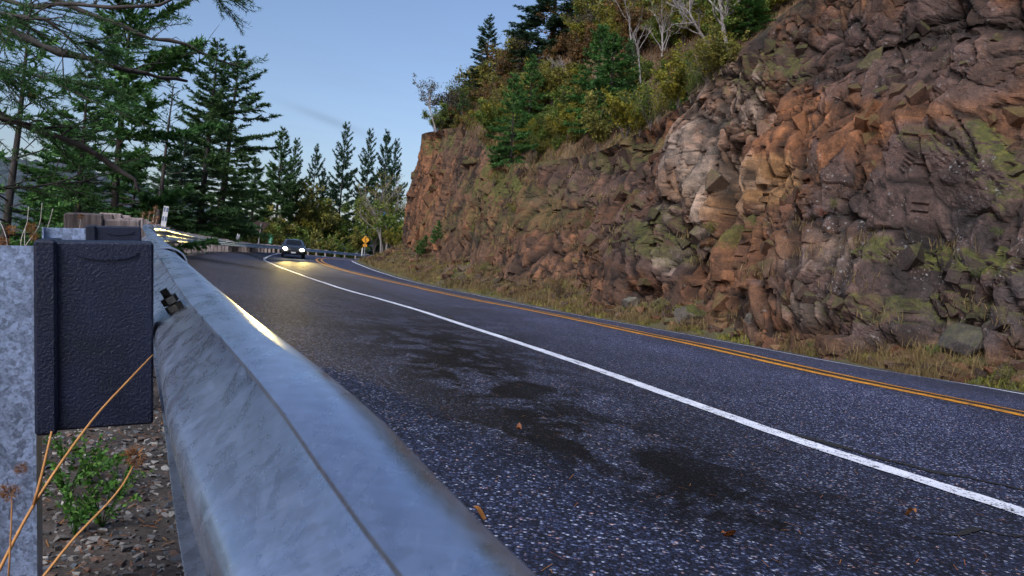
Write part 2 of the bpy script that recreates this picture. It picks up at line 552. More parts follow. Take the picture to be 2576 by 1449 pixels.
stain = blob(1170, 920, 330, 110, .35) + blob(1780, 1230, 300, 110, .45) + blob(1450, 1130, 260, 70, .4) + .7 * blob(1150, 1080, 80, 25) + .8 * blob(2000, 1330, 260, 80, .35) + .6 * blob(2330, 1330, 140, 30, -.1)
stain = np.clip(stain * 1.2, 0, 1) * .95
colf = np.tile(np.arange(nc), NTT)
polish = np.where((colf > 10) & (colf < 28), .25, 0.) + .75 * np.exp(-((colf - 13.2) / 1.4) ** 2) * 0 + .55 * np.exp(-((colf - 17) / 1.8) ** 2) + .3 * np.exp(-((colf - 22.5) / 2) ** 2)
dirt = np.clip(1 - colf / 2.5, 0, 1) * np.clip((V[:, 1] - 3) / 8, 0.1, 1)
me = raw_mesh('road', V, [grid_faces(NTT, nc)[:, ::-1]])
vcol(me, 'tint', np.stack((stain, np.clip(polish, 0, 1), dirt), -1))
smooth(me); me.materials.append(M_ASPH)
ROAD = tag(link('road', me), kind='structure')

def stripe(name, c, left, right, off, width, mat, lift=.005, t0=0, t1=1, n=900, jag=.0, seed=1, wid=None):
    t = np.linspace(t0, t1, n) ** 1.7
    A, Lf, Rt = c.un(t), left(t), right(t)
    dl = Lf - A; dr = Rt - A
    T = c.tan(t * c.L, .4)
    out = []
    for k, e in enumerate((off - width / 2, off + width / 2)):
        jj = jag * (vnoise(np.arange(n) * .9, np.zeros(n) + k * 7.7, seed) - .5) + jag * .8 * (vnoise(np.arange(n) * .21, np.zeros(n) + k * 3.7, seed + 5) - .5)
        ev = e + jj
        D = np.where((ev < 0)[:, None], dl, dr)
        D = D / np.linalg.norm(D, axis=1, keepdims=True)
        sn = np.linalg.norm(np.cross(D, T), axis=1)
        out.append(A + D * (np.abs(ev) / np.maximum(sn, .25))[:, None] + np.array((0, 0, lift)))
    V = np.stack(out, 1).reshape(-1, 3)
    V[:, 2] += .012 * (vnoise(V[:, 0] * .6, V[:, 1] * .6, 3) - .5)
    me = raw_mesh(name, V, [grid_faces(n, 2)[:, ::-1]])
    me.materials.append(mat)
    return link(name, me, ROAD)

fW, fY, fF = WL.un, YL.un, FL.un
fE0 = lambda t: (lambda g: g[0] + g[1] * .3)(rail_ground(t))
def fE1(t):
    a, b = FL.un(t), YL.un(t); d = a - b; d[:, 2] *= .6
    return a + d / np.linalg.norm(d, axis=1, keepdims=True) * .55
stripe('edge_line', WL, fE0, fY, 0, .155, M_WHITE, jag=.012)['label'] = 'white edge line on the guardrail side'
stripe('centre_line', YL, fW, fF, -.18, .15, M_YELLOW, jag=.012, seed=3)
stripe('centre_line', YL, fW, fF, .20, .15, M_YELLOW, jag=.012, seed=4)
stripe('centre_gap', YL, fW, fF, .01, .20, M_TAR, jag=.09, seed=6, lift=.004)
stripe('edge_line', FL, fY, fE1, 0, .11, M_WHITE, jag=.015, seed=8)['label'] = 'thin white edge line on the cliff side'

# cracks: dark ragged tar lines that run with the road
def crack(pts, w, seed=0, jag=.02):
    """pts: picture points on the road surface"""
    out = []
    for x, y in pts:
        o = Vector((0, 0, CAMH)); d = Vector(P(x, y, 1.0)) - o
        h = ROAD_BVH.ray_cast(o, d.normalized())
        if h[0] is not None: out.append(np.array(h[0]))
    if len(out) < 2: return
    p = spline(out, .04); n = len(p)
    T = np.gradient(p, axis=0); T /= np.linalg.norm(T, axis=1, keepdims=True) + 1e-9
    N = np.stack((T[:, 1], -T[:, 0], 0 * T[:, 0]), -1)
    s = np.arange(n) * .04
    p = p + N * (.05 * (vnoise(s * 4, s * 0, seed) - .5) + jag * (vnoise(s * 14, s * 0, seed + 1) - .5))[:, None]
    ww = w * (.35 + 1.3 * vnoise(s * 9, s * 0 + 5, seed + 2) ** 1.5)
    a, b = p - N * ww[:, None] / 2, p + N * ww[:, None] / 2
    V = np.stack((a, b), 1).reshape(-1, 3) + np.array((0, 0, .0045))
    m = raw_mesh('crack', V, [grid_faces(n, 2)[:, ::-1]]); m.materials.append(M_TAR)
    link('crack', m, ROAD)
ROAD_BVH = BVHTree.FromPolygons(RV.reshape(-1, 3).tolist(), grid_faces(NTT, nc).tolist())
crack([(850, 700), (960, 733), (1080, 775), (1180, 820), (1300, 862), (1420, 905), (1560, 955), (1700, 1000), (1820, 1040), (1940, 1080), (2060, 1110), (2200, 1150), (2330, 1185), (2460, 1210), (2574, 1235)], .055, 3)
crack([(1900, 1120), (1990, 1150)], .012, 4)
crack([(2330, 1338), (2400, 1345), (2450, 1325), (2520, 1345), (2574, 1342)], .022, 5)
crack([(2150, 870), (2250, 905), (2340, 930), (2440, 950), (2540, 968)], .06, 6)
crack([(2350, 1012), (2450, 1020), (2560, 1040)], .015, 8)
crack([(760, 693), (900, 742), (1000, 772)], .012, 9)

# ------------------------------------------------------------------ ground beside the road
def loft(name, curves, subs, mat, amp=0.0, sc=1.0, seed=5, kind='structure', parent=None):
    rows = []
    for k, n in enumerate(subs):
        for i in range(n): rows.append(curves[k] + (curves[k + 1] - curves[k]) * i / n)
    rows.append(curves[-1])
    A = np.stack(rows, 1); nr, ncc = A.shape[:2]
    V = A.reshape(-1, 3).copy()
    if amp:
        w = np.tile(np.concatenate(([0.0], np.ones(ncc - 1))), nr)
        V[:, 2] += w * amp * (fbm(V[:, 0] * sc, V[:, 1] * sc, seed) - .5) * 2
    me = raw_mesh(name, V, [grid_faces(nr, ncc)[:, ::-1]])
    smooth(me); me.materials.append(mat)
    o = link(name, me, parent)
    if parent is None: tag(o, kind=kind)
    return o, V, grid_faces(nr, ncc)

dz = lambda p, z: p + np.array((0, 0, z))
sh0 = dz(edgeL, -.012) + rn * .06
shm = dz(rg, -.01)
L0 = dz(rg - rn * .7, -.05)
L1 = dz(rg - rn * 2.2, -.45)
SHO, SHV, SHF = loft('gravel_shoulder', [L1, L0, shm, sh0][::-1], [4, 8, 6], M_GRAVEL, .035, 3.0)
keep = slice(0, NTT, 3)
L1k, rgk, rnk = L1[keep], rg[keep], rn[keep]
LEFT, LV, LF_ = loft('slope', [dz(rgk - rnk * 2.0, -.46), dz(rgk - rnk * 6, -2.2), dz(rgk - rnk * 16, -7), dz(rgk - rnk * 45, -24), dz(rgk - rnk * 110, -66)],
                     [4, 6, 8, 6], M_EARTH, .5, .25)
LEFT_BVH = BVHTree.FromPolygons(LV.tolist(), LF_.tolist())

# ------------------------------------------------------------------ cliff
ST = [  # foot of the rock, rim of the rock
    (rel(15.6, -8, -.7), rel(19.5, -8, 8.6)), (rel(11.8, 2, -.7), rel(15.2, 2, 8.4)), (P(2574, 935, 11.4), P(2700, -250, 14.5)), (P(2164, 862, 14.6), P(2230, -120, 18)),
    (P(1960, 822, 17), P(2010, 5, 20.5)), (P(1775, 780, 20.2), P(1850, 145, 23.3)), (P(1560, 738, 25), P(1660, 300, 28.5)), (P(1390, 700, 30.5), P(1480, 385, 34)),
    (P(1210, 668, 39), P(1275, 405, 42)), (P(1110, 645, 48), P(1180, 330, 51)), (P(1050, 630, 56), P(1110, 325, 58.5)), (P(1006, 622, 63), P(1062, 345, 65)),
    (rel(-7.2, 70, 1.0), rel(-4.5, 70.5, 10)), (rel(-2, 79, 1.2), rel(0.5, 78.5, 10)), (rel(6, 85, 1.5), rel(8.5, 84, 10))]
six = spline([np.concatenate(s) for s in ST], .04)
arc = np.concatenate(([0], np.cumsum(np.linalg.norm(np.diff(six[:, :3], axis=0), axis=1))))
pick, last = [0], 0.0
for i in range(1, len(six)):
    Y = six[i, 1]
    need = .22 if Y < 9 else (.30 if Y > 68 else max(.030, .0030 * Y))
    if arc[i] - last >= need: pick.append(i); last = arc[i]
six = six[pick]; sa = arc[pick]
NS, NVR = len(six), 250
B3, T3 = six[:, :3], six[:, 3:]
tg = np.gradient(B3[:, :2], axis=0); k9 = np.ones(25) / 25
tg = np.stack([np.convolve(np.pad(tg[:, i], 12, 'edge'), k9, 'valid') for i in (0, 1)], -1)
tg /= np.linalg.norm(tg, axis=1, keepdims=True)
OUT = np.stack((-tg[:, 1], tg[:, 0], np.zeros(NS)), -1)
v = np.linspace(-.06, 1.0, NVR)
hgt = (T3 - B3)[:, 2]
G = np.empty((NS, NVR, 3))
vv = v[None, :, None]
G[:] = B3[:, None] + (T3 - B3)[:, None] * vv
lean = np.clip(v, 0, 1)
G += OUT[:, None] * ((lean * (1 - lean)) * .9)[None, :, None]
U = np.repeat(sa[:, None], NVR, 1); H = v[None, :] * hgt[:, None]
HT = H * (.78 - .30 * np.clip((B3[:, 1] - 22) / 24, 0, 1))[:, None]        # blocks are upright, more so towards the corner
wu = U + .3 * (fbm(U * .9, H * .9, 40) - .5); wh = HT + .3 * (fbm(U * .9 + 9, H * .9, 41) - .5)
far = np.clip((B3[:, 1] - 26) / 20, 0, 1)[:, None]       # towards the corner the rock is finer rubble
fU = (fbm(U * .12, H * .15, 11, 3) - .5) * 2.6 + (fbm(U * .45, H * .45, 12, 3) - .5) * .9
D = fU * .38
crk = np.zeros_like(D); cid = None
def blocks(su, sh, tilt, amp, seed, cw, cd, q=.55, flat=.22):
    h, e, r1, r2 = facets(wu / su, wh / sh, seed, tilt, amp, q, flat)
    c = np.clip(1 - e / cw, 0, 1)
    return h * su - cd * c ** 2, r1, r2, c
d0, a0, b0, c0 = blocks(3.3, 3.9, .30, .34, 50, .03, .12, .42, .10)
d1, a1, b1, c1 = blocks(1.5, 1.9, .26, .34, 100, .04, .10, .50, .12)
d2, a2, b2, c2 = blocks(.50, .60, .50, .44, 200, .06, .06, .75, .06)
d3, a3, b3, c3 = blocks(.20, .23, .52, .42, 300, .09, .02, .70, .04)
d4, a4, b4, c4 = blocks(.085, .09, .5, .40, 400, .10, .005, .7, .04)
d2 = d2 + .055 * (np.round(a2 * 3) / 3 - .5)                                 # broken steps between neighbours
d1 = d1 + .10 * (a1 - .5)
PX, PY = proj(G.reshape(-1, 3)); PX, PY = PX.reshape(NS, NVR), PY.reshape(NS, NVR)
def rg2(cx, cy, rx, ry, ang=0.0, soft=1.0):
    c, s = math.cos(ang), math.sin(ang)
    dx, dy = PX - cx, PY - cy
    q = np.sqrt(((dx * c + dy * s) / rx) ** 2 + ((-dx * s + dy * c) / ry) ** 2)
    n = fbm(U * .8, H * .8, 77, 3)
    return np.clip((1.25 - q + (n - .5) * .8 + (a2 - .5) * .8 + (a3 - .5) * .35) * 4 / soft, 0, 1)
slab = np.maximum(rg2(2330, 540, 230, 120), rg2(2150, 420, 70, 90))          # smooth dark slabs on the right
colm = rg2(1930, 560, 210, 150)                                              # broken upright columns
k2 = 1 - .75 * slab; k3 = 1 - .7 * slab
rub = np.clip(fbm(U * .5, H * .5, 61, 3) * 2.4 - .7, 0, 1)                  # where the small rubble shows
D = D + d0 * (1 - .4 * far) + d1 * (1 - .35 * far) + d2 * k2 * (1 - .1 * far) + d3 * k3 * (.35 + .65 * rub + .3 * far) + d4 * (.3 + .5 * rub) * (1 - .4 * slab)
fc1, fc2, cdu, cdv, cr1, cr2, cr3 = worley(wu / .42, wh / 2.6, 500)
D = D + colm * ((cr1 - .5) * .35 - .22 * fc1 * 1.2)
jn = np.clip(1 - np.abs(vnoise(wu * 1.1 + .25 * vnoise(H * .6, U * .1, 71), H * .12, 72) - .5) / .035, 0, 1) * np.clip(fbm(U * .3, H * .3, 73, 2) * 3 - 1.1, 0, 1)
D = D - .22 * jn
edge = np.clip((1 - np.clip(v, 0, 1)) / .06, 0, 1)[None]
D = D * (.25 + .75 * edge)
G = G + OUT[:, None] * D[..., None]
G[..., 2] += (.10 * (a2 - .5) + .05 * (a3 - .5)) * edge
CV = G.reshape(-1, 3)
# rock colours: every block has its own tint, rusty and pale stretches where the photograph has them
pal = np.array([(.80, .58, .46)]) * np.array([(.060, .046, .040), (.085, .062, .050), (.115, .082, .058), (.050, .042, .042), (.14, .10, .068), (.075, .068, .066), (.10, .060, .040)])
ix = (a2 * 6.99).astype(int); ix3 = (a3 * 6.99).astype(int)
C = pal[ix] * .55 + pal[ix3] * .45
rust = np.maximum.reduce([.42 * rg2(2250, 300, 420, 300), .4 * rg2(1900, 620, 420, 180), .35 * rg2(1500, 520, 300, 130), rg2(2080, 330, 130, 110, .2), .8 * rg2(2130, 240, 150, 60, .3), rg2(2200, 330, 60, 60), .75 * rg2(1060, 480, 40, 160), .8 * rg2(1650, 300, 90, 45, -.4), .6 * rg2(1900, 420, 110, 120)])
pale = np.maximum.reduce([rg2(1745, 420, 55, 170, .12), .9 * rg2(1830, 260, 70, 90, .3), .6 * rg2(1880, 500, 60, 80), .5 * rg2(2100, 790, 60, 40), .4 * rg2(2130, 640, 110, 50)])
gold = np.maximum(rg2(1960, 470, 90, 50, -.3), .6 * rg2(1800, 480, 80, 60))
dark = np.maximum.reduce([rg2(2380, 520, 260, 150), .8 * rg2(2300, 130, 260, 110), .9 * rg2(2350, 720, 280, 110), .7 * rg2(1620, 600, 120, 80), .6 * rg2(1500, 450, 140, 60)])
brn = np.clip(far * 1.4, 0, 1) * .8
def cm(C, m, col, k=1.0): return C * (1 - (m * k)[..., None]) + np.asarray(col) * (m * k)[..., None]
tv = (.55 + .9 * a3)[..., None]
C = cm(C, brn, (.115, .063, .036), .8) * 1.0
C = cm(C, rust, (.20, .082, .033), .72)
C = cm(C, gold, (.25, .14, .058), .65)
C = cm(C, dark, (.046, .038, .041), .72)
C = cm(C, .8 * pale * (.35 + .65 * np.clip((fbm(U * 2.2, H * 1.1, 88, 4) - .35) * 4, 0, 1)), (.25, .20, .165), .8)
C = C * (.62 + .76 * a3)[..., None] * (.72 + .56 * a4)[..., None] * (.8 + .4 * a2)[..., None]
C = C * .84 * (1 - .86 * np.clip(np.maximum.reduce([c0 ** .7, c1 ** .7, c2 ** .8, c3 * .5 * rub, jn]), 0, 1))[..., None]       # joints darker than the block faces
# moss grows on ledges, mostly low and left, and along the rim
mossm = np.maximum.reduce([rg2(1250, 470, 60, 40), .5 * rg2(1200, 560, 110, 50), rg2(2380, 650, 180, 30, .1), .9 * rg2(1850, 590, 90, 25, -.2), .7 * rg2(1650, 590, 90, 50), rg2(2480, 420, 45, 90), rg2(1080, 350, 70, 25), .6 * rg2(1560, 380, 100, 30, -.3), .45 * rg2(1350, 520, 90, 60), .7 * rg2(2300, 780, 200, 30), .7 * rg2(1900, 170, 70, 60), .7 * rg2(2400, 360, 60, 25)])
rim = np.clip((v - .93) / .07, 0, 1)[None] * np.ones((NS, 1)) * np.clip((34 - B3[:, 1]) / -8 + 1, .3, 1)[:, None]
mossm = np.clip(np.maximum(mossm, rim * .8), 0, 1)
lich = np.clip(np.maximum.reduce([rg2(2330, 540, 260, 190), .8 * rg2(2350, 730, 240, 100), .7 * rg2(1700, 350, 100, 200), .6 * rg2(2250, 120, 300, 120), .5 * rg2(1500, 560, 220, 110)]), .12, 1)
me = raw_mesh('cliff', CV, [grid_faces(NS, NVR)])
vcol(me, 'tint', C.reshape(-1, 3))
vcol(me, 'cover', np.stack((mossm, lich, slab), -1).reshape(-1, 3))

def rock_mat():
    k = NT('basalt').set(Roughness=.85)
    k.b.inputs['Specular IOR Level'].default_value = .35
    v = k.pos()
    a0 = k.attr('tint'); cv = k.attr('cover'); oi = k.n('ShaderNodeObjectInfo')
    acol = k.mix(1.0, a0.outputs['Color'], oi.outputs['Color'], 'MULTIPLY')
    sp = k.n('ShaderNodeSeparateColor'); k.l(cv.outputs['Color'], sp.inputs[0])
    n1 = k.noise(v, 5, 8, .7); n2 = k.noise(v, 28, 6, .65)
    c = k.mix(1.0, acol, k.ramp(n1.outputs[0], [(.25, (.50, .49, .50)), (.5, (1, 1, 1)), (.75, (1.6, 1.5, 1.4))]), 'MULTIPLY')
    c = k.mix(1.0, c, k.ramp(n2.outputs[0], [(.3, .6), (.7, 1.4)]), 'MULTIPLY')
    # lichen: pale crusty spots
    dv_ = k.n('ShaderNodeVectorMath', operation='ADD'); k.l(v, dv_.inputs[0]); dn_ = k.noise(v, 14, 3); sc_v = k.n('ShaderNodeVectorMath', operation='SCALE'); k.l(dn_.outputs['Color'], sc_v.inputs[0]); sc_v.inputs['Scale'].default_value = .10; k.l(sc_v.outputs[0], dv_.inputs[1])
    lv = k.voro(dv_.outputs[0], 7); lv2 = k.voro(dv_.outputs[0], 17)
    lm = k.noise(v, 1.6, 5, .7)
    spots = k.math('MAXIMUM', k.ramp(lv.outputs['Distance'], [(.14, 1), (.24, 0)]), k.ramp(lv2.outputs['Distance'], [(.16, 1), (.26, 0)]))
    lf = k.math('MULTIPLY', k.math('MULTIPLY', spots, k.ramp(lm.outputs[0], [(.48, 0), (.62, 1)])), k.math('MULTIPLY', sp.outputs[1], .7))
    c = k.mix(lf, c, (.27, .27, .275))
    g = k.n('ShaderNodeNewGeometry'); sx = k.n('ShaderNodeSeparateXYZ'); k.l(g.outputs['Normal'], sx.inputs[0])
    mn = k.noise(v, 1.7, 6, .7)
    up = k.math('ADD', k.math('MULTIPLY', sx.outputs[2], .5), k.math('MULTIPLY', mn.outputs[0], 1.0))
    mf = k.math('MULTIPLY', k.ramp(up, [(.58, 0), (.76, .9)]), sp.outputs[0])
    mc = k.ramp(k.noise(v, 9, 5).outputs[0], [(.3, (.022, .026, .006)), (.55, (.06, .065, .012)), (.75, (.13, .12, .022))])
    c = k.mix(mf, c, mc)
    k.color(c)
    hb = k.math('ADD', k.math('MULTIPLY', n1.outputs[0], .35), k.math('MULTIPLY', n2.outputs[0], .4))
    k.bump(k.math('ADD', hb, k.math('MULTIPLY', k.ramp(k.voro(v, 9, 'DISTANCE_TO_EDGE').outputs['Distance'], [(0, 0), (.05, 1)]), .22)), .8, .035)
    return k.m
M_ROCK = rock_mat()
me.materials.append(M_ROCK)
CLIFF = tag(link('cliff', me), kind='structure')

# loose angular blocks that stand proud of the face, each a piece of its own
def hull_mesh(name, n, sc, seed):
    r = np.random.default_rng(seed)
    import bmesh
    bm = bmesh.new()
    pts = r.uniform(-1, 1, (n, 3)); pts = np.sign(pts) * np.abs(pts) ** .55 * np.array(sc)
    for p in pts: bm.verts.new(p)
    res = bmesh.ops.convex_hull(bm, input=bm.verts)
    bmesh.ops.delete(bm, geom=[e for e in res['geom_interior'] if isinstance(e, bmesh.types.BMVert)], context='VERTS')
    me = bpy.data.meshes.new(name); bm.to_mesh(me); bm.free()
    return me
RM = []
for i in range(16):
    m = hull_mesh('rock', 13 + i % 5, (1, .8, .55 + .45 * (i % 3) / 2), 900 + i)
    base = pal[i % 7] * (1.0 + .4 * ((i * 7) % 5) / 4)
    if i % 5 == 2: base = np.array((.17, .088, .045))
    if i % 5 == 4: base = np.array((.20, .14, .085))
    vcol(m, 'tint', np.ones((len(m.vertices), 3)))
    vcol(m, 'cover', np.tile((.5, .5, 0), (len(m.vertices), 1)))
    m.materials.append(M_ROCK); RM.append(m)
rr = np.random.default_rng(21)
nrock = 0; tries = 0
while nrock < 285 and tries < 9000:
    tries += 1
    if rr.random() < .62:
        fx, fy = rr.uniform(1500, 2576), rr.uniform(20, 900)
    else:
        fx, fy = rr.uniform(1030, 1600), rr.uniform(380, 660)
    q = (PX - fx) ** 2 + (PY - fy) ** 2
    k = int(np.argmin(q))
    if q.flat[k] > 200: continue
    i, j = divmod(k, NVR)
    if slab[i, j] > .4 or v[j] > .95 or v[j] < .0: continue
    Z = G[i, j, 1]
    size = Z / F * rr.uniform(10, 30) * (1.3 if fx > 1700 else .85)
    o = link('rock', RM[rr.integers(16)], CLIFF)
    o.color = (*np.clip(C[max(i - 3, 0):i + 4, max(j - 3, 0):j + 4].reshape(-1, 3).mean(0) * rr.uniform(.8, 1.3), 0, 1), 1)
    p = G[i, j] - OUT[i] * size * .38
    o.location = p
    o.rotation_euler = (rr.uniform(-.7, .7), rr.uniform(-.7, .7), rr.uniform(0, 6.28))
    o.scale = (size, size * rr.uniform(.7, 1.1), size * rr.uniform(.8, 1.5))
    nrock += 1

# verge between the road and the foot of the rock
NV_ = 400
tv_ = np.linspace(0, 1, NV_) ** 1.4
FLv = fE1(tv_)
# foot curve matched to the verge by depth
Bc = Curve([s[0] for s in ST])
foot = np.empty_like(FLv)
ii = 0
for n_, p in enumerate(FLv):
    d = np.linalg.norm(Bc.p[:, :2] - p[:2], axis=1)
    lo = max(ii - 4, 0); w = d[lo:lo + 60] if n_ else d
    ii = lo + int(np.argmin(w)) if n_ else int(np.argmin(d))
    foot[n_] = Bc.p[ii]
e1 = dz(FLv, -.02); fin = foot + np.array((.9, .3, .35))
mid = e1 * .62 + foot * .38; mid[:, 2] -= .05
VERGE, VV, VF = loft('verge', [e1, mid, foot, fin], [4, 5, 2], M_VERGE, .10, 1.4)
VERGE_BVH = BVHTree.FromPolygons(VV.tolist(), VF.tolist())

# ------------------------------------------------------------------ hillside above the rim
kk = slice(0, NS, 6)
Tk, Ok = T3[kk], OUT[kk]
hn = len(Tk)
up1 = np.interp(Tk[:, 1], [0, 20, 30, 45, 60, 66, 75], [5, 6.5, 8, 9.5, 8.5, 6.5, 6])
def back(d, z): return Tk - Ok * d + np.stack((0 * up1, 0 * up1, z * np.ones(hn)), -1)
hr = [back(1.3, -.9), back(2.4, up1 * .14), back(10, up1), back(24, up1 * 2.0), back(60, up1 * 2.9 + 4), back(160, up1 * 3 + 14)]
HILL, HV, HF_ = loft('hillside', hr, [3, 12, 10, 8, 4], M_HILL, .45, .5)
HILL_BVH = BVHTree.FromPolygons(HV.tolist(), HF_.tolist())

# ------------------------------------------------------------------ river and far ridges
me = raw_mesh('river', np.array([(-14000, -6000, -64), (14000, -6000, -64), (14000, 20000, -64), (-14000, 20000, -64)], float), [np.array([[0, 1, 2, 3]])])
kk_ = NT('river_water').set(Base_Color=(.02, .045, .06), Roughness=.12)
kk_.bump(kk_.noise(kk_.pos(), .25, 4).outputs[0], .12, .3)
me.materials.append(kk_.m)
tag(link('river', me), kind='structure')

M_RIDGE = soil('hazed_far_forest', [(.022, .034, .045), (.032, .048, .062), (.045, .06, .08)], .02, .2, 2.0)  # blue-grey haze of distance is mixed into the forest colour
def ridge(name, x0, x1, y, top, seed, back_):
    n = 260
    xs = np.linspace(x0, x1, n)
    h = np.interp(xs, [q[0] for q in top], [q[1] for q in top])
    h = h + 26 * (fbm(xs * .006, xs * 0, seed, 4) - .5) * 2
    tr = 14 * ihash(np.arange(n), np.arange(n) * 0, seed)
    rowsr = [np.stack((xs, np.full(n, y - 500.), np.full(n, -66.)), -1)]
    for q in range(1, 9):
        f = q / 8
        rowsr.append(np.stack((xs, y - 500 + 700 * f + 0 * xs, -66 + (h + 66) * f ** .8 + tr * (f > .2) * .8 * vnoise(xs * .09, xs * 0 + q * 9, seed)), -1))
    rowsr.append(np.stack((xs, np.full(n, y + back_), h * .6), -1))
    A = np.stack(rowsr, 1)
    me = raw_mesh(name, A.reshape(-1, 3), [grid_faces(n, A.shape[1])])
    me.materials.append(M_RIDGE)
    tag(link(name, me), kind='structure')
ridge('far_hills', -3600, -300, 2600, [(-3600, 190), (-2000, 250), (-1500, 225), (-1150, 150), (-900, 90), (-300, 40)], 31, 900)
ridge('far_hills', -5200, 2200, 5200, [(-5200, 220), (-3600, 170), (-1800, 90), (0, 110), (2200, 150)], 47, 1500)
# ------------------------------------------------------------------ guardrail
def galv(name, base=(.42, .44, .46), spangle=60, rough=.42, metal=.75, streak=False):
    k = NT(name).set(Metallic=metal)
    v = k.pos()
    if streak:
        v2 = k.pos((9, 2.2, 9))
        n = k.noise(v2, 3.2, 7, .65, 1.2); n2 = k.noise(k.pos((4, 14, 4)), 9, 5, .7, .6)
        c = k.ramp(n.outputs[0], [(.28, tuple(b * .92 for b in base)), (.5, base), (.72, tuple(b * 1.07 for b in base))])
        c = k.mix(1.0, c, k.ramp(n2.outputs[0], [(.32, .9), (.68, 1.08)]), 'MULTIPLY')
        d = k.noise(v, 23, 7, .75)
        c = k.mix(k.ramp(d.outputs[0], [(.66, 0), (.76, .4)]), c, (.14, .145, .15))
        sp_ = k.voro(v, 120); ss_ = k.n('ShaderNodeSeparateColor'); k.l(sp_.outputs['Color'], ss_.inputs[0])
        c = k.mix(1.0, c, k.ramp(ss_.outputs[0], [(0, .91), (1, 1.07)]), 'MULTIPLY')
        gr_ = k.noise(k.pos((1, .25, 1)), 2.0, 6, .7); c = k.mix(k.ramp(gr_.outputs[0], [(.56, 0), (.75, .35)]), c, (.20, .19, .18))
        sc2_ = k.noise(k.pos((40, 3, 40)), 6, 3, .6); c = k.mix(k.ramp(sc2_.outputs[0], [(.66, 0), (.72, .35)]), c, (.62, .70, .78))
        k.rough(k.ramp(n.outputs[0], [(.3, rough - .08), (.7, rough + .14)]))
        k.bump(k.math('ADD', n2.outputs[0], k.math('MULTIPLY', d.outputs[0], .8)), .06, .003)
    else:
        vo = k.voro(v, spangle); vo2 = k.voro(v, spangle * 2.7)
        s = k.n('ShaderNodeSeparateColor'); k.l(vo.outputs['Color'], s.inputs[0])
        s2 = k.n('ShaderNodeSeparateColor'); k.l(vo2.outputs['Color'], s2.inputs[0])
        f = k.math('ADD', k.math('MULTIPLY', s.outputs[0], .55), k.math('MULTIPLY', s2.outputs[1], .45))
        c = k.ramp(f, [(.2, tuple(b * .62 for b in base)), (.55, base), (.85, tuple(b * 1.35 for b in base))])
        g = k.noise(v, 4, 6, .6)
        c = k.mix(1.0, c, k.ramp(g.outputs[0], [(.3, .7), (.7, 1.15)]), 'MULTIPLY')
        k.rough(k.ramp(f, [(.2, rough - .06), (.8, rough + .14)]))
    k.color(c)
    return k.m
M_RAIL = galv('weathered_rail_steel', (.36, .435, .58), rough=.27, metal=.88, streak=True)
M_POST = galv('spangled_steel', (.27, .35, .52), 95, .45, .65)
M_BOLT = galv('dull_bolt_steel', (.16, .15, .13), 200, .5, .7)

def plastic():
    k = NT('black_composite').set(Roughness=.5)
    k.b.inputs['Specular IOR Level'].default_value = .3
    v = k.pos()
    n = k.noise(v, 210, 3, .6, .3); n2 = k.noise(v, 9, 5)
    k.color(k.mix(1.0, (.005, .009, .026), k.ramp(n2.outputs[0], [(.3, .7), (.7, 1.5)]), 'MULTIPLY'))
    k.rough(k.ramp(k.noise(v, 20, 4).outputs[0], [(.3, .34), (.7, .56)]))
    k.bump(n.outputs[0], .8, .003)
    return k.m
M_PLAST = plastic()

def wood(name, a, b):
    k = NT(name).set(Roughness=.9)
    v = k.loc((38, 38, 2.2))
    oi = k.n('ShaderNodeObjectInfo')
    ad = k.n('ShaderNodeVectorMath', operation='ADD'); k.l(v, ad.inputs[0])
    cb = k.n('ShaderNodeCombineXYZ')
    for i in range(3): k.l(k.math('MULTIPLY', oi.outputs['Random'], 57.0 + 31 * i), cb.inputs[i])
    k.l(cb.outputs[0], ad.inputs[1])
    n = k.noise(ad.outputs[0], 1.0, 6, .7, .4)
    c = k.ramp(n.outputs[0], [(.28, tuple(x * .3 for x in a)), (.45, a), (.62, b), (.78, tuple(x * .55 for x in a))])
    c = k.mix(1.0, c, k.ramp(oi.outputs['Random'], [(0, (.62, .60, .62)), (.5, (1, .95, .95)), (1, (1.25, 1.2, 1.18))]), 'MULTIPLY')
    kn = k.noise(k.loc(), 3.5, 3); c = k.mix(k.ramp(kn.outputs[0], [(.62, 0), (.7, .55)]), c, (.05, .04, .038))
    k.color(c); k.bump(n.outputs[0], .8, .008)
    return k.m
M_WOOD = wood('weathered_timber', (.19, .165, .165), (.33, .295, .29))

GR = thing('guardrail', 'long galvanised W-beam guardrail curving along the road shoulder from the foreground', 'guardrail', (0, 0, 0))
ucam = np.array((-sr, 0, cr))
def rail_frame(s):
    s = np.atleast_1d(s)
    p, T = LIP.at(s), LIP.tan(s, .5)
    w = np.clip((p[:, 1] - 4) / 8, 0, 1)[:, None]
    upv = ucam * (1 - w * .7) + np.array((0, 0, 1.0)) * w * .7
    N = np.cross(T, upv); N /= np.linalg.norm(N, axis=1, keepdims=True)
    Uv = np.cross(N, T)
    return p, T, N, Uv
PRO = np.array([(12, 307), (26, 309), (44, 308), (62, 300), (77, 285), (83, 259), (72, 222), (14, 186), (0, 172), (0, 139), (14, 125), (72, 89), (83, 52), (77, 26), (62, 11), (44, 3), (26, 2), (12, 4)], float)
def chaikin(p):
    q = [p[:1]]
    for a, b in zip(p[:-1], p[1:]): q += [(.75 * a + .25 * b)[None], (.25 * a + .75 * b)[None]]
    return np.vstack(q + [p[-1:]])
PRO = chaikin(chaikin(PRO)) / 1000
def closed_profile(th):
    t = np.gradient(PRO, axis=0); t /= np.linalg.norm(t, axis=1, keepdims=True)
    n = np.stack((t[:, 1], -t[:, 0]), -1) * th / 2
    return np.vstack((PRO + n, (PRO - n)[::-1]))
CP = closed_profile(.0042)
S0 = LIP.s_of_y(1.65); SP = LIP.s_of_y(2.12)
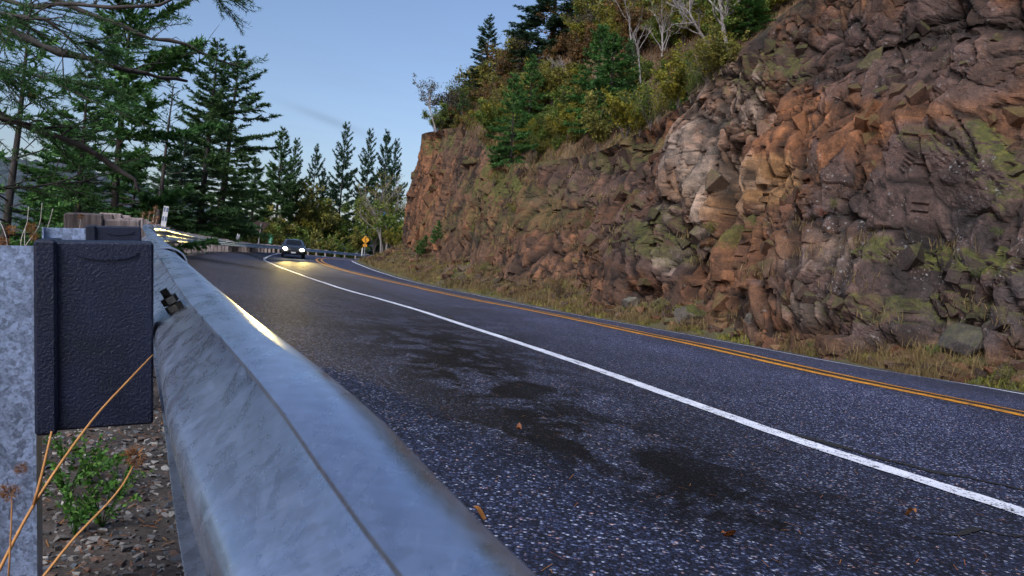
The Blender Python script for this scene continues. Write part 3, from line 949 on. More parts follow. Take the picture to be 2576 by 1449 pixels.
def panel(sa_, sb_, flare=True):
    mid_y = LIP.at((sa_ + sb_) / 2)[1]
    step = .06 if mid_y < 7 else (.25 if mid_y < 30 else .6)
    s = np.linspace(sa_, sb_, max(4, int((sb_ - sa_) / step)))
    p, T, N, Uv = rail_frame(s)
    dd = np.interp(s, [sa_, sa_ + .3, sb_], [.0115, .0068, 0.0])
    d = CP[None, :, 0] - .012 + dd[:, None]; h = CP[None, :, 1] - .307 + (dd * .6)[:, None]
    # small dents and waves in the sheet
    wv = .0012 * (vnoise(s * 2.1, s * 0, 5) - .5)[:, None] * np.ones_like(h) + .0004 * (vnoise(np.repeat(s[:, None], CP.shape[0], 1) * 6, np.repeat(CP[None, :, 1], len(s), 0) * 40, 9) - .5)
    Vp = p[:, None] + N[:, None] * (d + wv)[..., None] + Uv[:, None] * h[..., None]
    m = CP.shape[0]; i = np.arange(len(s) - 1)[:, None] * m; j = np.arange(m)[None]; j2 = (j + 1) % m
    q = np.stack((i + j, i + j2, i + m + j2, i + m + j), -1).reshape(-1, 4)
    hm = m // 2; e = []
    for base in (0, (len(s) - 1) * m):
        for a in range(hm - 1): e.append((base + a, base + a + 1, base + m - 2 - a, base + m - 1 - a))
    me = raw_mesh('rail_panel', Vp.reshape(-1, 3), [np.vstack((q, np.array(e)))])
    smooth(me)
    me.materials.append(M_RAIL)
    try:
        me.set_sharp_from_angle(angle=R(50))
    except Exception: pass
    return link('rail_panel', me, GR)
panels = {}
k0 = -2
for k in range(k0, 31):
    a, b = SP + k * 3.81, SP + (k + 1) * 3.81 + .31
    a = max(a, .05); b = min(b, LIP.L - .05)
    if b - a < .5: continue
    panels[k] = panel(a, b)

def frame_mat(s, off=(0, 0, 0)):
    p, T, N, Uv = (x[0] for x in rail_frame(s))
    o = p + N * off[0] + T * off[1] + Uv * off[2]
    return Matrix(((N[0], T[0], Uv[0], o[0]), (N[1], T[1], Uv[1], o[1]), (N[2], T[2], Uv[2], o[2]), (0, 0, 0, 1)))

# shared meshes for posts, in rail axes: x towards the road, y along the rail, z up; origin at the lip
VB = -.012                                    # back of the valley
m = MB()                                      # composite blockout: body, post-side rim and the scalloped lip near its top
m.box((VB - .172, -.07, -.318), (VB - .003, .07, .040), ch=.004)
m.box((VB - .205, -.084, -.322), (VB - .168, .084, .043), ch=.005)
an = np.linspace(math.pi, 2 * math.pi, 15)
m.prism(np.c_[VB - .085 + .055 * np.cos(an), .022 + .016 * np.sin(an)], .0695, .0735, Matrix(((1, 0, 0, 0), (0, 0, -1, 0), (0, 1, 0, 0), (0, 0, 0, 1))))
ME_BLOCK = m.mesh('blockout', mat=M_PLAST)
m = MB()
x1 = VB - .2055
m.box((x1 - .006, -.05, -1.3), (x1, .05, .030)); m.box((x1 - .152, -.05, -1.3), (x1 - .146, .05, .030)); m.box((x1 - .1465, -.003, -1.3), (x1 - .0055, .003, .029))
ME_SPOST = m.mesh('post', mat=M_POST)
m = MB(); m.box((VB - .203, -.075, -.31), (VB - .003, .075, .055), ch=.006); ME_WBLOCK = m.mesh('blockout', mat=M_WOOD)
m = MB(); m.box((VB - .415, -.1, -1.2), (VB - .207, .1, .088), ch=.008); ME_WPOST = m.mesh('post', mat=M_WOOD)
m = MB()                                      # button head bolt on the road side of the valley
an = np.linspace(0, 2 * math.pi, 13)[:-1]
Mx = Matrix(((0, 0, 1, 0), (1, 0, 0, 0), (0, 1, 0, 0), (0, 0, 0, 1)))
m.prism(np.c_[.019 * np.cos(an), .012 * np.sin(an)], 0, .012, Mx); m.prism(np.c_[.011 * np.cos(an), .007 * np.sin(an)], .0115, .016, Mx)
ME_HEAD = m.mesh('bolt', mat=M_BOLT)
k = 0
s = S0 - 1.905 * 2
while s < LIP.L - .5 and k < 64:
    y = LIP.at(s)[1]
    steel = y < 4.2
    rot = Matrix.Rotation(R(rng.uniform(-1.6, 1.6)) * (0 if steel else 1), 4, 'X') @ Matrix.Rotation(R(rng.uniform(-1.2, 1.2)) * (0 if steel else 1), 4, 'Y')
    M = frame_mat(s, (0, 0, 0 if steel else rng.uniform(-.015, .015)))
    for nm, mesh in (('post', ME_SPOST if steel else ME_WPOST), ('blockout', ME_BLOCK if steel else ME_WBLOCK)):
        o = link(nm, mesh, GR); o.matrix_world = M @ rot if nm == 'post' else M
        if y < 5 and y > 0:
            o['label'] = {'post': 'spangled galvanised steel I-beam post', 'blockout': 'black pebbled composite block between post and rail'}[nm]
    o = link('bolt', ME_HEAD, GR); o.matrix_world = frame_mat(s, (VB + .002, .02, -.156))
    s += 1.905; k += 1

# splice bolt: hex nut and threaded end standing on the back of the upper web, just before the near block
def nut_and_bolt(s, dh):
    p, T, N, Uv = (x[0] for x in rail_frame(s))
    d, h = .042, .2045
    base = p + N * (d - .012) + Uv * (h - .307)
    ax = N * -.50 + Uv * .866; ax /= np.linalg.norm(ax)
    A = T; Bv = np.cross(ax, A)
    M = Matrix(((A[0], Bv[0], ax[0], base[0]), (A[1], Bv[1], ax[1], base[1]), (A[2], Bv[2], ax[2], base[2]), (0, 0, 0, 1)))
    m = MB()
    an6 = np.arange(6) / 6 * 2 * math.pi + .3
    m.prism(np.c_[.0175 * np.cos(an6), .0175 * np.sin(an6)], .002, .0165, M)
    an6 += .35
    m.prism(np.c_[.0165 * np.cos(an6), .0165 * np.sin(an6)], .0195, .034, M)
    nut = m.build('nut', M_BOLT, GR)
    m = MB()
    zz = np.linspace(0, .052, 40); rad = .0078 + .0009 * np.where(np.arange(40) % 2, 1, -1)
    pts = np.array([np.array(M @ Vector((0, 0, z))) for z in zz])
    m.tube(pts, rad, 12)
    b = m.build('bolt', M_BOLT, GR)
nut_and_bolt(LIP.s_of_y(1.56), 0)

# ------------------------------------------------------------------ marker posts and signs
M_MARK = plain('white_marker_plastic', (.62, .63, .66), .5, var=.12)
M_REFL = plain('grey_blue_reflector', (.13, .17, .27), .3, var=.1, scale=40)
M_SIGNPOST = plain('dark_timber_post', (.05, .042, .038), .9)
M_STEELPOST = galv('grey_sign_steel', (.33, .34, .36), 120, .5, .6)
M_BROWN = plain('brown_sign_back', (.035, .022, .018), .6, var=.15)
M_GREEN = plain('green_sign_face', (.005, .16, .085), .4, var=.08)
M_SYEL = plain('yellow_sign_face', (.75, .33, .015), .4, var=.08)
M_BLK = plain('black_sign_paint', (.012, .012, .014), .5, var=.05)
M_SWHITE = plain('white_sign_paint', (.75, .77, .78), .45, var=.05)

def sign_frame(x, y, Z, lean=0.0, yaw=0.0):
    """matrix: x right, y away from the camera, z up, at a picture point"""
    o = P(x, y, Z)
    yw = math.atan2(o[0], o[1])
    return Matrix.Translation(Vector(o)) @ Matrix.Rotation(-yw + yaw, 4, 'Z') @ Matrix.Rotation(lean, 4, 'Y')

def text(body, size, M, mat, parent, name='lettering'):
    cu = bpy.data.curves.new(name, 'FONT'); cu.body = body; cu.size = size; cu.align_x = 'CENTER'; cu.align_y = 'CENTER'; cu.extrude = .002
    tmp = bpy.data.objects.new(name, cu); COL.objects.link(tmp)
    dg = bpy.context.evaluated_depsgraph_get()
    me = bpy.data.meshes.new_from_object(tmp.evaluated_get(dg)); me.materials.clear(); me.materials.append(mat)
    bpy.data.objects.remove(tmp)
    o = link(name, me, parent); o.matrix_world = M @ Matrix.Rotation(R(90), 4, 'X')
    return o

def delineator(x, ytop, ybot, Z, label, lean):
    hgt_ = (ybot - ytop) / F * Z
    w = max(.10, 13 * Z / F * .9 if Z < 30 else .2)
    M = sign_frame(x, ybot, Z, lean)
    t = thing('marker_post', label, 'marker post'); t.matrix_world = M
    m = MB(); m.box((-w / 2, -.004, -.9), (-.003, .004, hgt_)); m.box((.003, -.004, -.9), (w / 2, .004, hgt_)); m.box((-.0035, -.001, -.9), (.0035, .003, hgt_ - .004))
    o = m.build('blade', M_MARK, t)
    for zc in (.86, .47):
        for sx in (-1, 1):
            m = MB(); m.box((sx * w * .27 - w * .17, -.007, hgt_ * zc - hgt_ * .095), (sx * w * .27 + w * .17, -.0042, hgt_ * zc + hgt_ * .095))
            m.build('reflector', M_REFL, t)
    return t
delineator(409, 518, 578, 18.5, 'white twin-blade marker post with grey reflectors behind the nearer rail', R(4))
delineator(595, 580, 612, 59, 'small white marker post farther along the guardrail before the dark tree trunk', R(8))

# back of a brown triangular sign on a leaning post
Zb = 78
M = sign_frame(653, 590, Zb, R(3))
t = thing('triangle_sign', 'dark brown back of a down-pointing triangular sign on a leaning post', 'road sign'); t.matrix_world = M
sc_ = Zb / F
m = MB(); m.prism([(-21 * sc_, 33 * sc_), (0, 0), (21 * sc_, 33 * sc_)], -.012, .012, Matrix.Rotation(R(90), 4, 'X')); m.build('sign_plate', M_BROWN, t)
m = MB(); m.box((-.045, -.10, -2.6), (.045, -.02, 1.08)); m.build('post', M_STEELPOST, t)
m = MB(); m.box((-.16, -.075, -3.0), (-.05, .06, -.8)); m.build('brace', M_SIGNPOST, t)

# green mile marker
Zg = 81
M = sign_frame(679, 613, Zg, R(4))
t = thing('mile_marker_sign', 'narrow green mile marker with white numerals just above the far guardrail', 'road sign'); t.matrix_world = M
sc_ = Zg / F
w_, h_ = 8.6 * sc_, 22.5 * sc_
m = MB(); m.box((-w_ / 2, -.012, 0), (w_ / 2, 0, h_), ch=.003); m.build('sign_plate', M_GREEN, t)
m = MB(); m.box((-w_ / 2 - .05, .002, -1.6), (-w_ / 2 + .05, .10, h_ * .96)); m.build('post', M_SIGNPOST, t)
for b, sz, zz in (('MILE', .105, .83), ('2', .30, .54), ('5', .30, .21)):
    text(b, sz, M @ Matrix.Translation((0, -.014, h_ * zz)), M_SWHITE, t)

# yellow winding road sign with its plaque
Zy = 70
M = sign_frame(918, 621, Zy, R(0))
t = thing('winding_road_sign', 'yellow diamond winding-road warning sign with small plaque beside the cliff corner', 'road sign'); t.matrix_world = M
sc_ = Zy / F
hd = 10.2 * sc_ * 1.0
zc = 17.6 * sc_
m = MB(); m.prism([(hd, zc), (0, zc + hd), (-hd, zc), (0, zc - hd)], -.004, .004, Matrix.Rotation(R(90), 4, 'X')); m.build('sign_plate', M_SYEL, t)
m = MB()
wp = [(-.055, -.24), (.035, -.15), (.055, -.08), (-.02, -.01), (-.065, .06), (-.02, .12), (.03, .17)]
wp = spline(np.c_[np.array(wp), np.zeros(len(wp))], .01)
n_ = len(wp); tw = np.gradient(wp, axis=0); tw /= np.linalg.norm(tw, axis=1, keepdims=True)
nn = np.stack((-tw[:, 1], tw[:, 0], 0 * tw[:, 0]), -1) * .028
Va = np.stack((wp - nn, wp + nn), 1).reshape(-1, 3); Va = np.c_[Va[:, 0], np.full(len(Va), -.008), Va[:, 1] + zc]
m.add(Va, grid_faces(n_, 2))
m.add(np.array([(-.05, -.008, zc + .15), (.115, -.008, zc + .15), (.045, -.008, zc + .275)]), t=[(0, 1, 2)])
m.build('arrow', M_BLK, t)
pw = 5.0 * sc_
m = MB(); m.box((-pw, -.004, 0), (pw, .004, 6.6 * sc_)); pl = m.build('plaque', M_SYEL, t)
M_FADE = plain('faded_plaque_print', (.42, .19, .03), .5)
m = MB()
for r_, n_ in ((.66, 3), (.30, 4)):
    for q in range(n_):
        xq = (q - (n_ - 1) / 2) * .07
        m.box((xq - .022, -.0075, 6.6 * sc_ * r_ - .035), (xq + .022, -.0045, 6.6 * sc_ * r_ + .035))
m.build('faded_print', M_FADE, pl)
m = MB(); m.box((-.035, .005, -1.1), (.035, .06, zc + hd * .6)); m.build('post', M_STEELPOST, t)
# small white marker stub left of that sign
m = MB(); m.box((-.05, -.01, -.5), (.05, .01, .16)); m.box((-.03, -.012, .16), (.03, .012, .22))
o = m.build('marker_stub', M_MARK); o.matrix_world = sign_frame(911, 629, 70); tag(o, 'tiny white marker stub left of the yellow sign post', 'marker post')

# ------------------------------------------------------------------ car with lit headlights, at rest where the lights begin
def road_hit(x, y):
    o = Vector((0, 0, CAMH)); d = (Vector(P(x, y, 1.0)) - o).normalized()
    return ROAD_BVH.ray_cast(o, d)[0]
def road_z(x, y):
    h = ROAD_BVH.ray_cast(Vector((x, y, 30)), Vector((0, 0, -1)))[0]
    return h.z if h is not None else None
cx_, cy_ = P(716, 648, 61)[:2]
wdir = WL.tan(WL.s_of_y(61))
car_yaw = math.atan2(-wdir[0], wdir[1])       # road heading away from the camera
CAR = thing('car', 'dark hatchback with lit headlights coming round the far bend', 'car', (cx_, cy_ + 2.2, road_z(cx_, cy_ + 2.2) + .0), 0)
CAR.rotation_euler = (0, 0, car_yaw + math.pi + R(3))
# car axes: front = +y, x to its left..., z up
k_ = NT('car_paint').set(Base_Color=(.03, .034, .04), Roughness=.25, Metallic=.4); k_.b.inputs['Coat Weight'].default_value = .6; M_CAR = k_.m
k_ = NT('car_glass').set(Base_Color=(.01, .012, .014), Roughness=.05); M_CGLASS = k_.m
M_TYRE = plain('tyre_rubber', (.015, .015, .016), .8); M_RIM = galv('alloy_rim', (.4, .4, .42), 100, .3, .8)
k_ = NT('headlight_on').set(Base_Color=(.9, .9, .85)); k_.b.inputs['Emission Color'].default_value = (1, .93, .62, 1); k_.b.inputs['Emission Strength'].default_value = 60; M_LAMP = k_.m
prof = [(-2.05, .34), (-2.08, .62), (-2.0, .95), (-1.75, 1.32), (-1.2, 1.46), (-.2, 1.47), (.35, 1.38), (1.0, .98), (1.75, .84), (2.02, .70), (2.1, .50), (2.06, .30), (1.6, .24), (-1.6, .24)]
m = MB(); nx = 9
sect = []
for i in range(nx):
    u = -1 + 2 * i / (nx - 1)
    ring = []
    for (y, z) in prof:
        tuck = np.interp(z, [.24, .6, .95, 1.47], [.82, .90, .88, .62])
        endt = 1 - .10 * max(0, (abs(y) - 1.5) / .6)
        yy = y * (1 - .05 * u * u * (1 if abs(y) > 1.5 else 0)); zz = z - .05 * u * u * (z > 1.2)
        ring.append((u * tuck * endt, yy, zz))
    sect.append(ring)
A = np.array(sect); npf = len(prof)
q = [(i * npf + j, i * npf + (j + 1) % npf, (i + 1) * npf + (j + 1) % npf, (i + 1) * npf + j) for i in range(nx - 1) for j in range(npf)]
capv = np.vstack((A[0].mean(0)[None], A[-1].mean(0)[None]))
tcap = [(nx * npf, (j + 1) % npf, j) for j in range(npf)] + [(nx * npf + 1, (nx - 1) * npf + j, (nx - 1) * npf + (j + 1) % npf) for j in range(npf)]
m.add(np.vstack((A.reshape(-1, 3), capv)), q, tcap)
body = m.build('body', M_CAR, CAR, True)
m = MB(); m.add(np.array([(-.60, .98, 1.01), (.60, .98, 1.01), (.50, .38, 1.375), (-.50, .38, 1.375)]) + np.array((0, .035, .022)), [(0, 1, 2, 3)]); m.build('windscreen', M_CGLASS, CAR)
for sx in (-1, 1):
    m = MB(); m.add(np.array([(sx * .80, .82, 1.0), (sx * .80, -1.3, 1.0), (sx * .63, -1.15, 1.37), (sx * .62, .30, 1.36)]), [(0, 1, 2, 3)]); m.build('side_window', M_CGLASS, CAR)
    m = MB(); m.box((sx * .86 - .09, .62, .98), (sx * .86 + .09, .80, 1.12), ch=.02); m.build('mirror', M_CAR, CAR)
    m = MB(); an = np.linspace(0, 2 * math.pi, 17)[:-1]
    m.prism(np.c_[.15 * np.cos(an), .095 * np.sin(an)], -.03, .03, Matrix.Translation((sx * .62, 2.05, .66)) @ Matrix.Rotation(R(90), 4, 'X')); m.build('headlight', M_LAMP, CAR)
    for yy in (1.3, -1.3):
        w = bpy.data.objects.new('wheel', None); COL.objects.link(w); w.parent = CAR; w.location = (sx * .78, yy, .32)
        an = np.linspace(0, 2 * math.pi, 21)[:-1]
        Mw = Matrix.Rotation(R(90), 4, 'Y')
        m = MB(); m.prism(np.c_[.32 * np.cos(an), .32 * np.sin(an)], -.10, .10, Mw); m.build('tyre', M_TYRE, w)
        m = MB(); m.prism(np.c_[.20 * np.cos(an), .20 * np.sin(an)], -.105, .105, Mw); m.build('rim', M_RIM, w)
m = MB(); m.box((-.42, 2.03, .42), (.42, 2.10, .60), ch=.02); m.build('grille', M_BLK, CAR)
m = MB(); m.box((-.17, 2.10, .36), (.17, 2.115, .46)); m.build('number_plate', M_SWHITE, CAR)
for sx in (-1, 1):
    ld = bpy.data.lights.new('headlight_beam', 'SPOT'); ld.energy = 6500; ld.color = (1, .74, .22); ld.spot_size = R(17); ld.spot_blend = 1.0; ld.shadow_soft_size = .10
    lo = bpy.data.objects.new('headlight_beam', ld); COL.objects.link(lo); lo.parent = CAR
    lo.location = (sx * .62, 2.2, .66); lo.rotation_euler = (R(89), 0, 0)
    lo.rotation_euler = Vector((-.044, 1, -.008)).to_track_quat('-Z', 'Z').to_euler()
# ------------------------------------------------------------------ vegetation
def unit(a): return a / (np.linalg.norm(a, axis=-1, keepdims=True) + 1e-9)
def bark(name, a, b, sc=12):
    k = NT(name).set(Roughness=.92)
    n = k.noise(k.loc((1, 1, .3)), sc, 6, .7)
    k.color(k.ramp(n.outputs[0], [(.3, a), (.7, b)])); k.bump(n.outputs[0], .7, .02)
    return k.m
M_BARK = bark('conifer_bark', (.014, .012, .012), (.055, .047, .045))
M_PALEBARK = bark('pale_alder_bark', (.11, .10, .10), (.31, .29, .285), 9)
M_GREYBARK = bark('grey_twig_bark', (.07, .06, .055), (.17, .15, .14), 9)
M_FIR = leafy('fir_needles', [(0.0157, 0.0386, 0.0228), (0.0316, 0.0789, 0.0316), (0.0615, 0.1317, 0.0421), (0.1053, 0.193, 0.0615)], .22)
M_FIRB = leafy('blue_fir_needles', [(0.014, 0.0334, 0.0281), (0.0246, 0.0597, 0.0386), (0.0456, 0.0966, 0.0527), (0.0789, 0.1404, 0.0702)], .2)
M_FIRG = leafy('bright_fir_needles', [(0.0211, 0.0615, 0.0211), (0.0386, 0.1141, 0.0316), (0.0702, 0.1755, 0.0439), (0.1317, 0.2633, 0.0615)], .28)
M_OLIVE = leafy('olive_leaves', [(0.068, 0.0816, 0.0227), (0.1361, 0.1475, 0.0318), (0.2268, 0.2155, 0.0454), (0.3402, 0.2722, 0.068)], .35)
M_LGREEN = leafy('green_leaves', [(0.0416, 0.0756, 0.0189), (0.085, 0.1418, 0.0265), (0.1512, 0.2079, 0.0378), (0.2457, 0.2646, 0.0567)], .35)
M_YEL = leafy('yellow_leaves', [(0.072, 0.084, 0.0144), (0.144, 0.156, 0.0216), (0.24, 0.222, 0.0288), (0.324, 0.252, 0.036)], .4)
M_RUST = leafy('rusty_leaves', [(0.06, 0.0432, 0.0216), (0.12, 0.072, 0.0288), (0.192, 0.102, 0.036), (0.12, 0.12, 0.036)], .35)
M_RED = leafy('red_leaves', [(0.084, 0.0252, 0.0196), (0.182, 0.049, 0.028), (0.28, 0.084, 0.042), (0.168, 0.126, 0.042)], .35)
M_GREY = leafy('grey_purple_leaves', [(0.049, 0.042, 0.042), (0.084, 0.077, 0.063), (0.126, 0.112, 0.07), (0.098, 0.119, 0.042)], .3)
M_DRY = leafy('dry_grass', [(.09, .062, .028), (.17, .12, .055), (.26, .19, .09), (.08, .085, .025)], .3)
M_HEATH = leafy('brown_heath', [(0.084, 0.049, 0.0336), (0.154, 0.0924, 0.056), (0.238, 0.154, 0.084), (0.077, 0.084, 0.028)], .3)
M_MOSS = leafy('moss_tufts', [(.05, .055, .010), (.10, .10, .014), (.17, .15, .02), (.07, .08, .02)], .3)

def blades(A, B, per_m, nl, wr, r, spread=.8, tip=None):
    """short pointed blades along segments A->B; returns verts, tris, tint"""
    L = np.linalg.norm(B - A, axis=1)
    n = np.maximum(1, (L * per_m + r.random(len(L))).astype(int))
    idx = np.repeat(np.arange(len(L)), n)
    t = r.random(len(idx))[:, None]
    p = A[idx] + (B - A)[idx] * t
    d = unit((B - A)[idx]); rd = r.normal(size=(len(idx), 3))
    dr = unit(d * .8 + unit(rd) * spread)
    ln = nl * r.uniform(.6, 1.25, (len(idx), 1))
    sd = unit(np.cross(dr, r.normal(size=(len(idx), 3)))) * ln * wr
    V = np.stack((p - sd, p + sd, p + dr * ln), 1).reshape(-1, 3)
    T = np.arange(len(V)).reshape(-1, 3)
    base = r.random(len(idx)) * .55 + (tip[idx] if tip is not None else 0.2)
    c = np.repeat(np.clip(base, 0, 1), 3)
    return V, T, np.stack((c, c, c), -1)

def conifer(seed, h=14., rmax=2.8, whorl=.42, per=5, dens=1.0, bare=.10, el0=-.30, el1=.55, irr=.35, nl=.19, pm=60., topgap=0., lop=None, wr=.18):
    r = np.random.default_rng(seed)
    w = MB(); A_, B_, T_ = [], [], []
    k = 9
    tz = np.linspace(0, h, k)
    sway = np.cumsum(r.normal(0, .02, (k, 2)), 0) * (h / 14)
    sway[0] = 0
    tp = np.c_[sway, tz]
    rad = np.interp(tz, [0, h * .1, h], [.0145 * h + .02, .012 * h, .012])
    w.tube(tp, rad, 8)
    tr = lambda z: np.array([np.interp(z, tz, tp[:, 0]), np.interp(z, tz, tp[:, 1]), z])
    z = h * bare; az = r.random() * 6.28
    while z < h * .985:
        f = z / h
        nb = max(3, int(round(per + r.normal(0, .8))))
        for b in range(nb):
            az += 6.283 / nb + r.normal(0, .25)
            L = rmax * (np.interp(f, [0, .08, .2, .45, .75, .92, 1], [.55, .8, 1, .82, .45, .17, .05])) * r.uniform(1 - irr, 1 + irr * .45)
            if lop is not None: L *= lop(az, f)
            if L < .07: continue
            if r.random() < topgap * (1 - f): continue
            el = np.interp(f, [0, .5, 1], [el0, el0 * .3 + el1 * .25, el1 + .35]) + r.normal(0, .10)
            u = np.linspace(0, 1, 6)
            hd = np.array((math.cos(az), math.sin(az)))
            bend = r.normal(0, .10)
            rr_ = L * u
            zz = rr_ * math.tan(el) - .16 * L * u ** 1.5 * (1 - f) + .16 * L * u ** 3
            side = np.array((-hd[1], hd[0])) * (bend * L * u ** 2)[:, None]
            o = tr(z + r.uniform(-.5, .5) * whorl)
            pts = np.c_[o[0] + hd[0] * rr_ + side[:, 0], o[1] + hd[1] * rr_ + side[:, 1], o[2] + zz]
            w.tube(pts, np.linspace(.010 * L + .006, .003, 6), 4, cap=False)
            # needle-bearing twigs
            nt_ = max(3, int(dens * L / .085))
            tw = np.sort(r.uniform(.16 if f > .5 else .28, 1, nt_))
            po = np.stack([np.interp(tw, u, pts[:, i]) for i in range(3)], -1)
            dirb = unit(np.gradient(pts, axis=0)); db = unit(np.stack([np.interp(tw, u, dirb[:, i]) for i in range(3)], -1))
            sg = np.where(np.arange(nt_) % 2, 1, -1)[:, None]
            lat = unit(np.cross(db, np.array((0, 0, 1.0)))) * sg
            ang = r.uniform(.5, 1.0, (nt_, 1))
            dirt_ = unit(db * np.cos(ang) + lat * np.sin(ang) + np.array((0, 0, 1.0)) * r.normal(-.06, .22, (nt_, 1)))
            ln = ((.34 * L * (1.08 - tw) + .10) * r.uniform(.5, 1.15, nt_))[:, None]
            A_.append(po); B_.append(po + dirt_ * ln); T_.append(np.full(nt_, .1 + .3 * r.random()) + .15 * tw)
            m2 = L > 1.0
            if m2:  # second order sprays
                hp = po + dirt_ * ln * .55
                d2 = unit(dirt_ * .7 - lat * .6 * np.where(r.random((nt_, 1)) < .5, 1, -1) + r.normal(0, .15, (nt_, 3)))
                A_.append(hp); B_.append(hp + d2 * ln * .5); T_.append(T_[-1])
            i0 = 2
            A_.append(pts[i0:-1]); B_.append(pts[i0 + 1:]); T_.append(np.full(5 - i0, .2))
        z += whorl * r.uniform(.7, 1.3) * (1 if f < .8 else .7)
    A_, B_, T_ = np.vstack(A_), np.vstack(B_), np.concatenate(T_)
    V, T, c = blades(A_, B_, pm, nl, wr, r, .75, T_)
    cm_ = MB(); cm_.add(V, t=T, col=c)
    tm = w.mesh('trunk', True, M_BARK)
    return tm, cm_.mesh('crown', False, M_FIR), h, rmax

def trim(k=.5): return lambda a, f: k if (math.cos(a) > .15 and f < .5) else 1.0     # boughs on the road side are cut back
PROTO = {
    'full': conifer(11, 14, 2.9, .40, 4, .9, .06, lop=trim(.6)),
    'full2': conifer(12, 14, 2.6, .38, 4, .9, .05, el0=-.2, el1=.6, lop=trim(.6)),
    'loose': conifer(13, 14, 2.7, .42, 4, .8, .14, irr=.6, topgap=.25, el0=-.12, lop=trim(.65)),
    'open': conifer(23, 14, 2.8, .36, 4, .85, .10, irr=.6, topgap=.2, nl=.17, el0=-.22, el1=.5),
    'sparse': conifer(14, 13, 2.4, .70, 4, .5, .30, irr=.8, topgap=.5, el0=-.05, pm=30),
    'dead': conifer(15, 12, 1.9, .5, 4, .10, .22, irr=.8, topgap=.35, el0=-.05, pm=6),
    'flag': conifer(16, 13, 3.2, .52, 5, .7, .18, irr=.65, topgap=.38, el0=-.08, lop=lambda a, f: (1.35 if f > .5 else .8) if math.cos(a) > .1 else .6),
    'small': conifer(17, 5, 1.35, .28, 5, 1.1, .10, nl=.14, pm=80, irr=.45),
    'smallbush': conifer(18, 4, 1.4, .24, 6, 1.2, .03, nl=.14, pm=80, irr=.5, el0=-.05),
    'lanky': conifer(19, 6, 1.15, .32, 4, 1.0, .34, nl=.14, pm=80, irr=.65, topgap=.2),
}

def ground_under(x, y, bvhs):
    best = None
    for b in bvhs:
        h = b.ray_cast(Vector((x, y, 80)), Vector((0, 0, -1)))[0]
        if h is not None and (best is None or h.z > best): best = h.z
    return best

def add_conifer(name, proto, base, top, radius, label, mat=None, group=None, cat='tree', rz=None):
    tm, cm_, h, rm = PROTO[proto]
    base, top = np.asarray(base, float), np.asarray(top, float)
    H = top[2] - base[2]
    t = thing(name, label, cat, tuple(base), 0, group)
    sx = radius / rm
    lean = (top[:2] - base[:2]) / H
    for nm, me in (('trunk', tm), ('crown', cm_)):
        o = link(nm, me, t)
        a = rng.uniform(0, 6.28) if rz is None else rz
        if nm == 'trunk': keepa = a
        a = keepa
        ca, sa_ = math.cos(a), math.sin(a)
        o.matrix_local = Matrix(((sx * ca, -sx * sa_, lean[0] * H / h, 0), (sx * sa_, sx * ca, lean[1] * H / h, 0), (0, 0, H / h, 0), (0, 0, 0, 1)))
        if nm == 'crown' and mat is not None:
            o.material_slots[0].link = 'OBJECT'; o.material_slots[0].material = mat
    return t

def left_tree(proto, xb, xt, yt, Z, radius, label, mat=None, name='fir_tree', dy=0):
    b = P(xb, 600, Z); t = P(xt, yt, Z + dy)
    g = ground_under(b[0], b[1], [LEFT_BVH])
    b[2] = (g if g is not None else -3.0) - .15
    return add_conifer(name, proto, b, t, radius, label, mat, 'conifers standing below the guardrail', rz=rng.uniform(-.35, .35))

left_tree('sparse', 8, 95, -20, 10.5, 1.5, 'thin bare-limbed conifer trunk at the left edge of the picture', M_FIRG, 'conifer')
left_tree('loose', 185, 214, 182, 19, 1.7, 'small tufted conifer between the left edge and the tall near conifer', M_FIRG, 'conifer')
left_tree('flag', 275, 350, -170, 22, 2.9, 'tall near conifer with long one-sided limbs rising past the top edge', M_FIRG, 'conifer')
left_tree('dead', 390, 447, 212, 32, 2.2, 'half-dead conifer with bare snapped top right of the tall near conifer', M_FIRB, 'conifer')
left_tree('open', 500, 556, 104, 52, 3.9, 'dark conifer with the higher tip of the pair at left of the open sky')
left_tree('loose', 540, 612, 132, 62, 5.2, 'tall conifer with drooping right-hand boughs and the lower tip of the pair')
left_tree('full', 440, 470, 330, 50, 2.8, 'bushy conifer low behind the half-dead one', M_FIRB)
left_tree('full2', 625, 650, 400, 92, 3.6, 'short conifer tucked at the right foot of the drooping conifer')
left_tree('full2', 690, 712, 325, 106, 4.4, 'broad conifer with the left tip of a close pair beyond the bend')
left_tree('open', 728, 744, 350, 110, 3.6, 'narrow conifer with the right tip of a close pair beyond the bend')
left_tree('loose', 780, 788, 370, 114, 3.4, 'slim pointed conifer left of the gap of sky beyond the bend', M_FIRB)
left_tree('full2', 804, 811, 425, 116, 2.6, 'short conifer leaning on the slim pointed one', M_FIRB)
left_tree('open', 848, 869, 310, 120, 4.4, 'tall dark spire right of the sky gap, nearest the wispy cloud', M_FIRB)
left_tree('open', 913, 926, 326, 122, 4.0, 'second dark spire counting from the sky gap towards the cliff', M_FIRB)
left_tree('full2', 958, 969, 333, 124, 3.8, 'third dark spire counting from the sky gap towards the cliff', M_FIRB)
left_tree('open', 983, 992, 352, 127, 3.6, 'dark spire closest to the cliff corner', M_FIRB)
left_tree('full2', 105, 122, 425, 34, 2.2, 'bushy low conifer behind the steel post', M_FIRG)
left_tree('full', 325, 345, 420, 36, 2.2, 'low green conifer right behind the tall near trunk', M_FIRG)
left_tree('full', 575, 596, 440, 82, 3.2, 'dense low conifer above the smaller marker post', M_FIR)
left_tree('full2', 395, 412, 450, 46, 2.4, 'dense low conifer behind the twin-blade marker post', M_FIR)
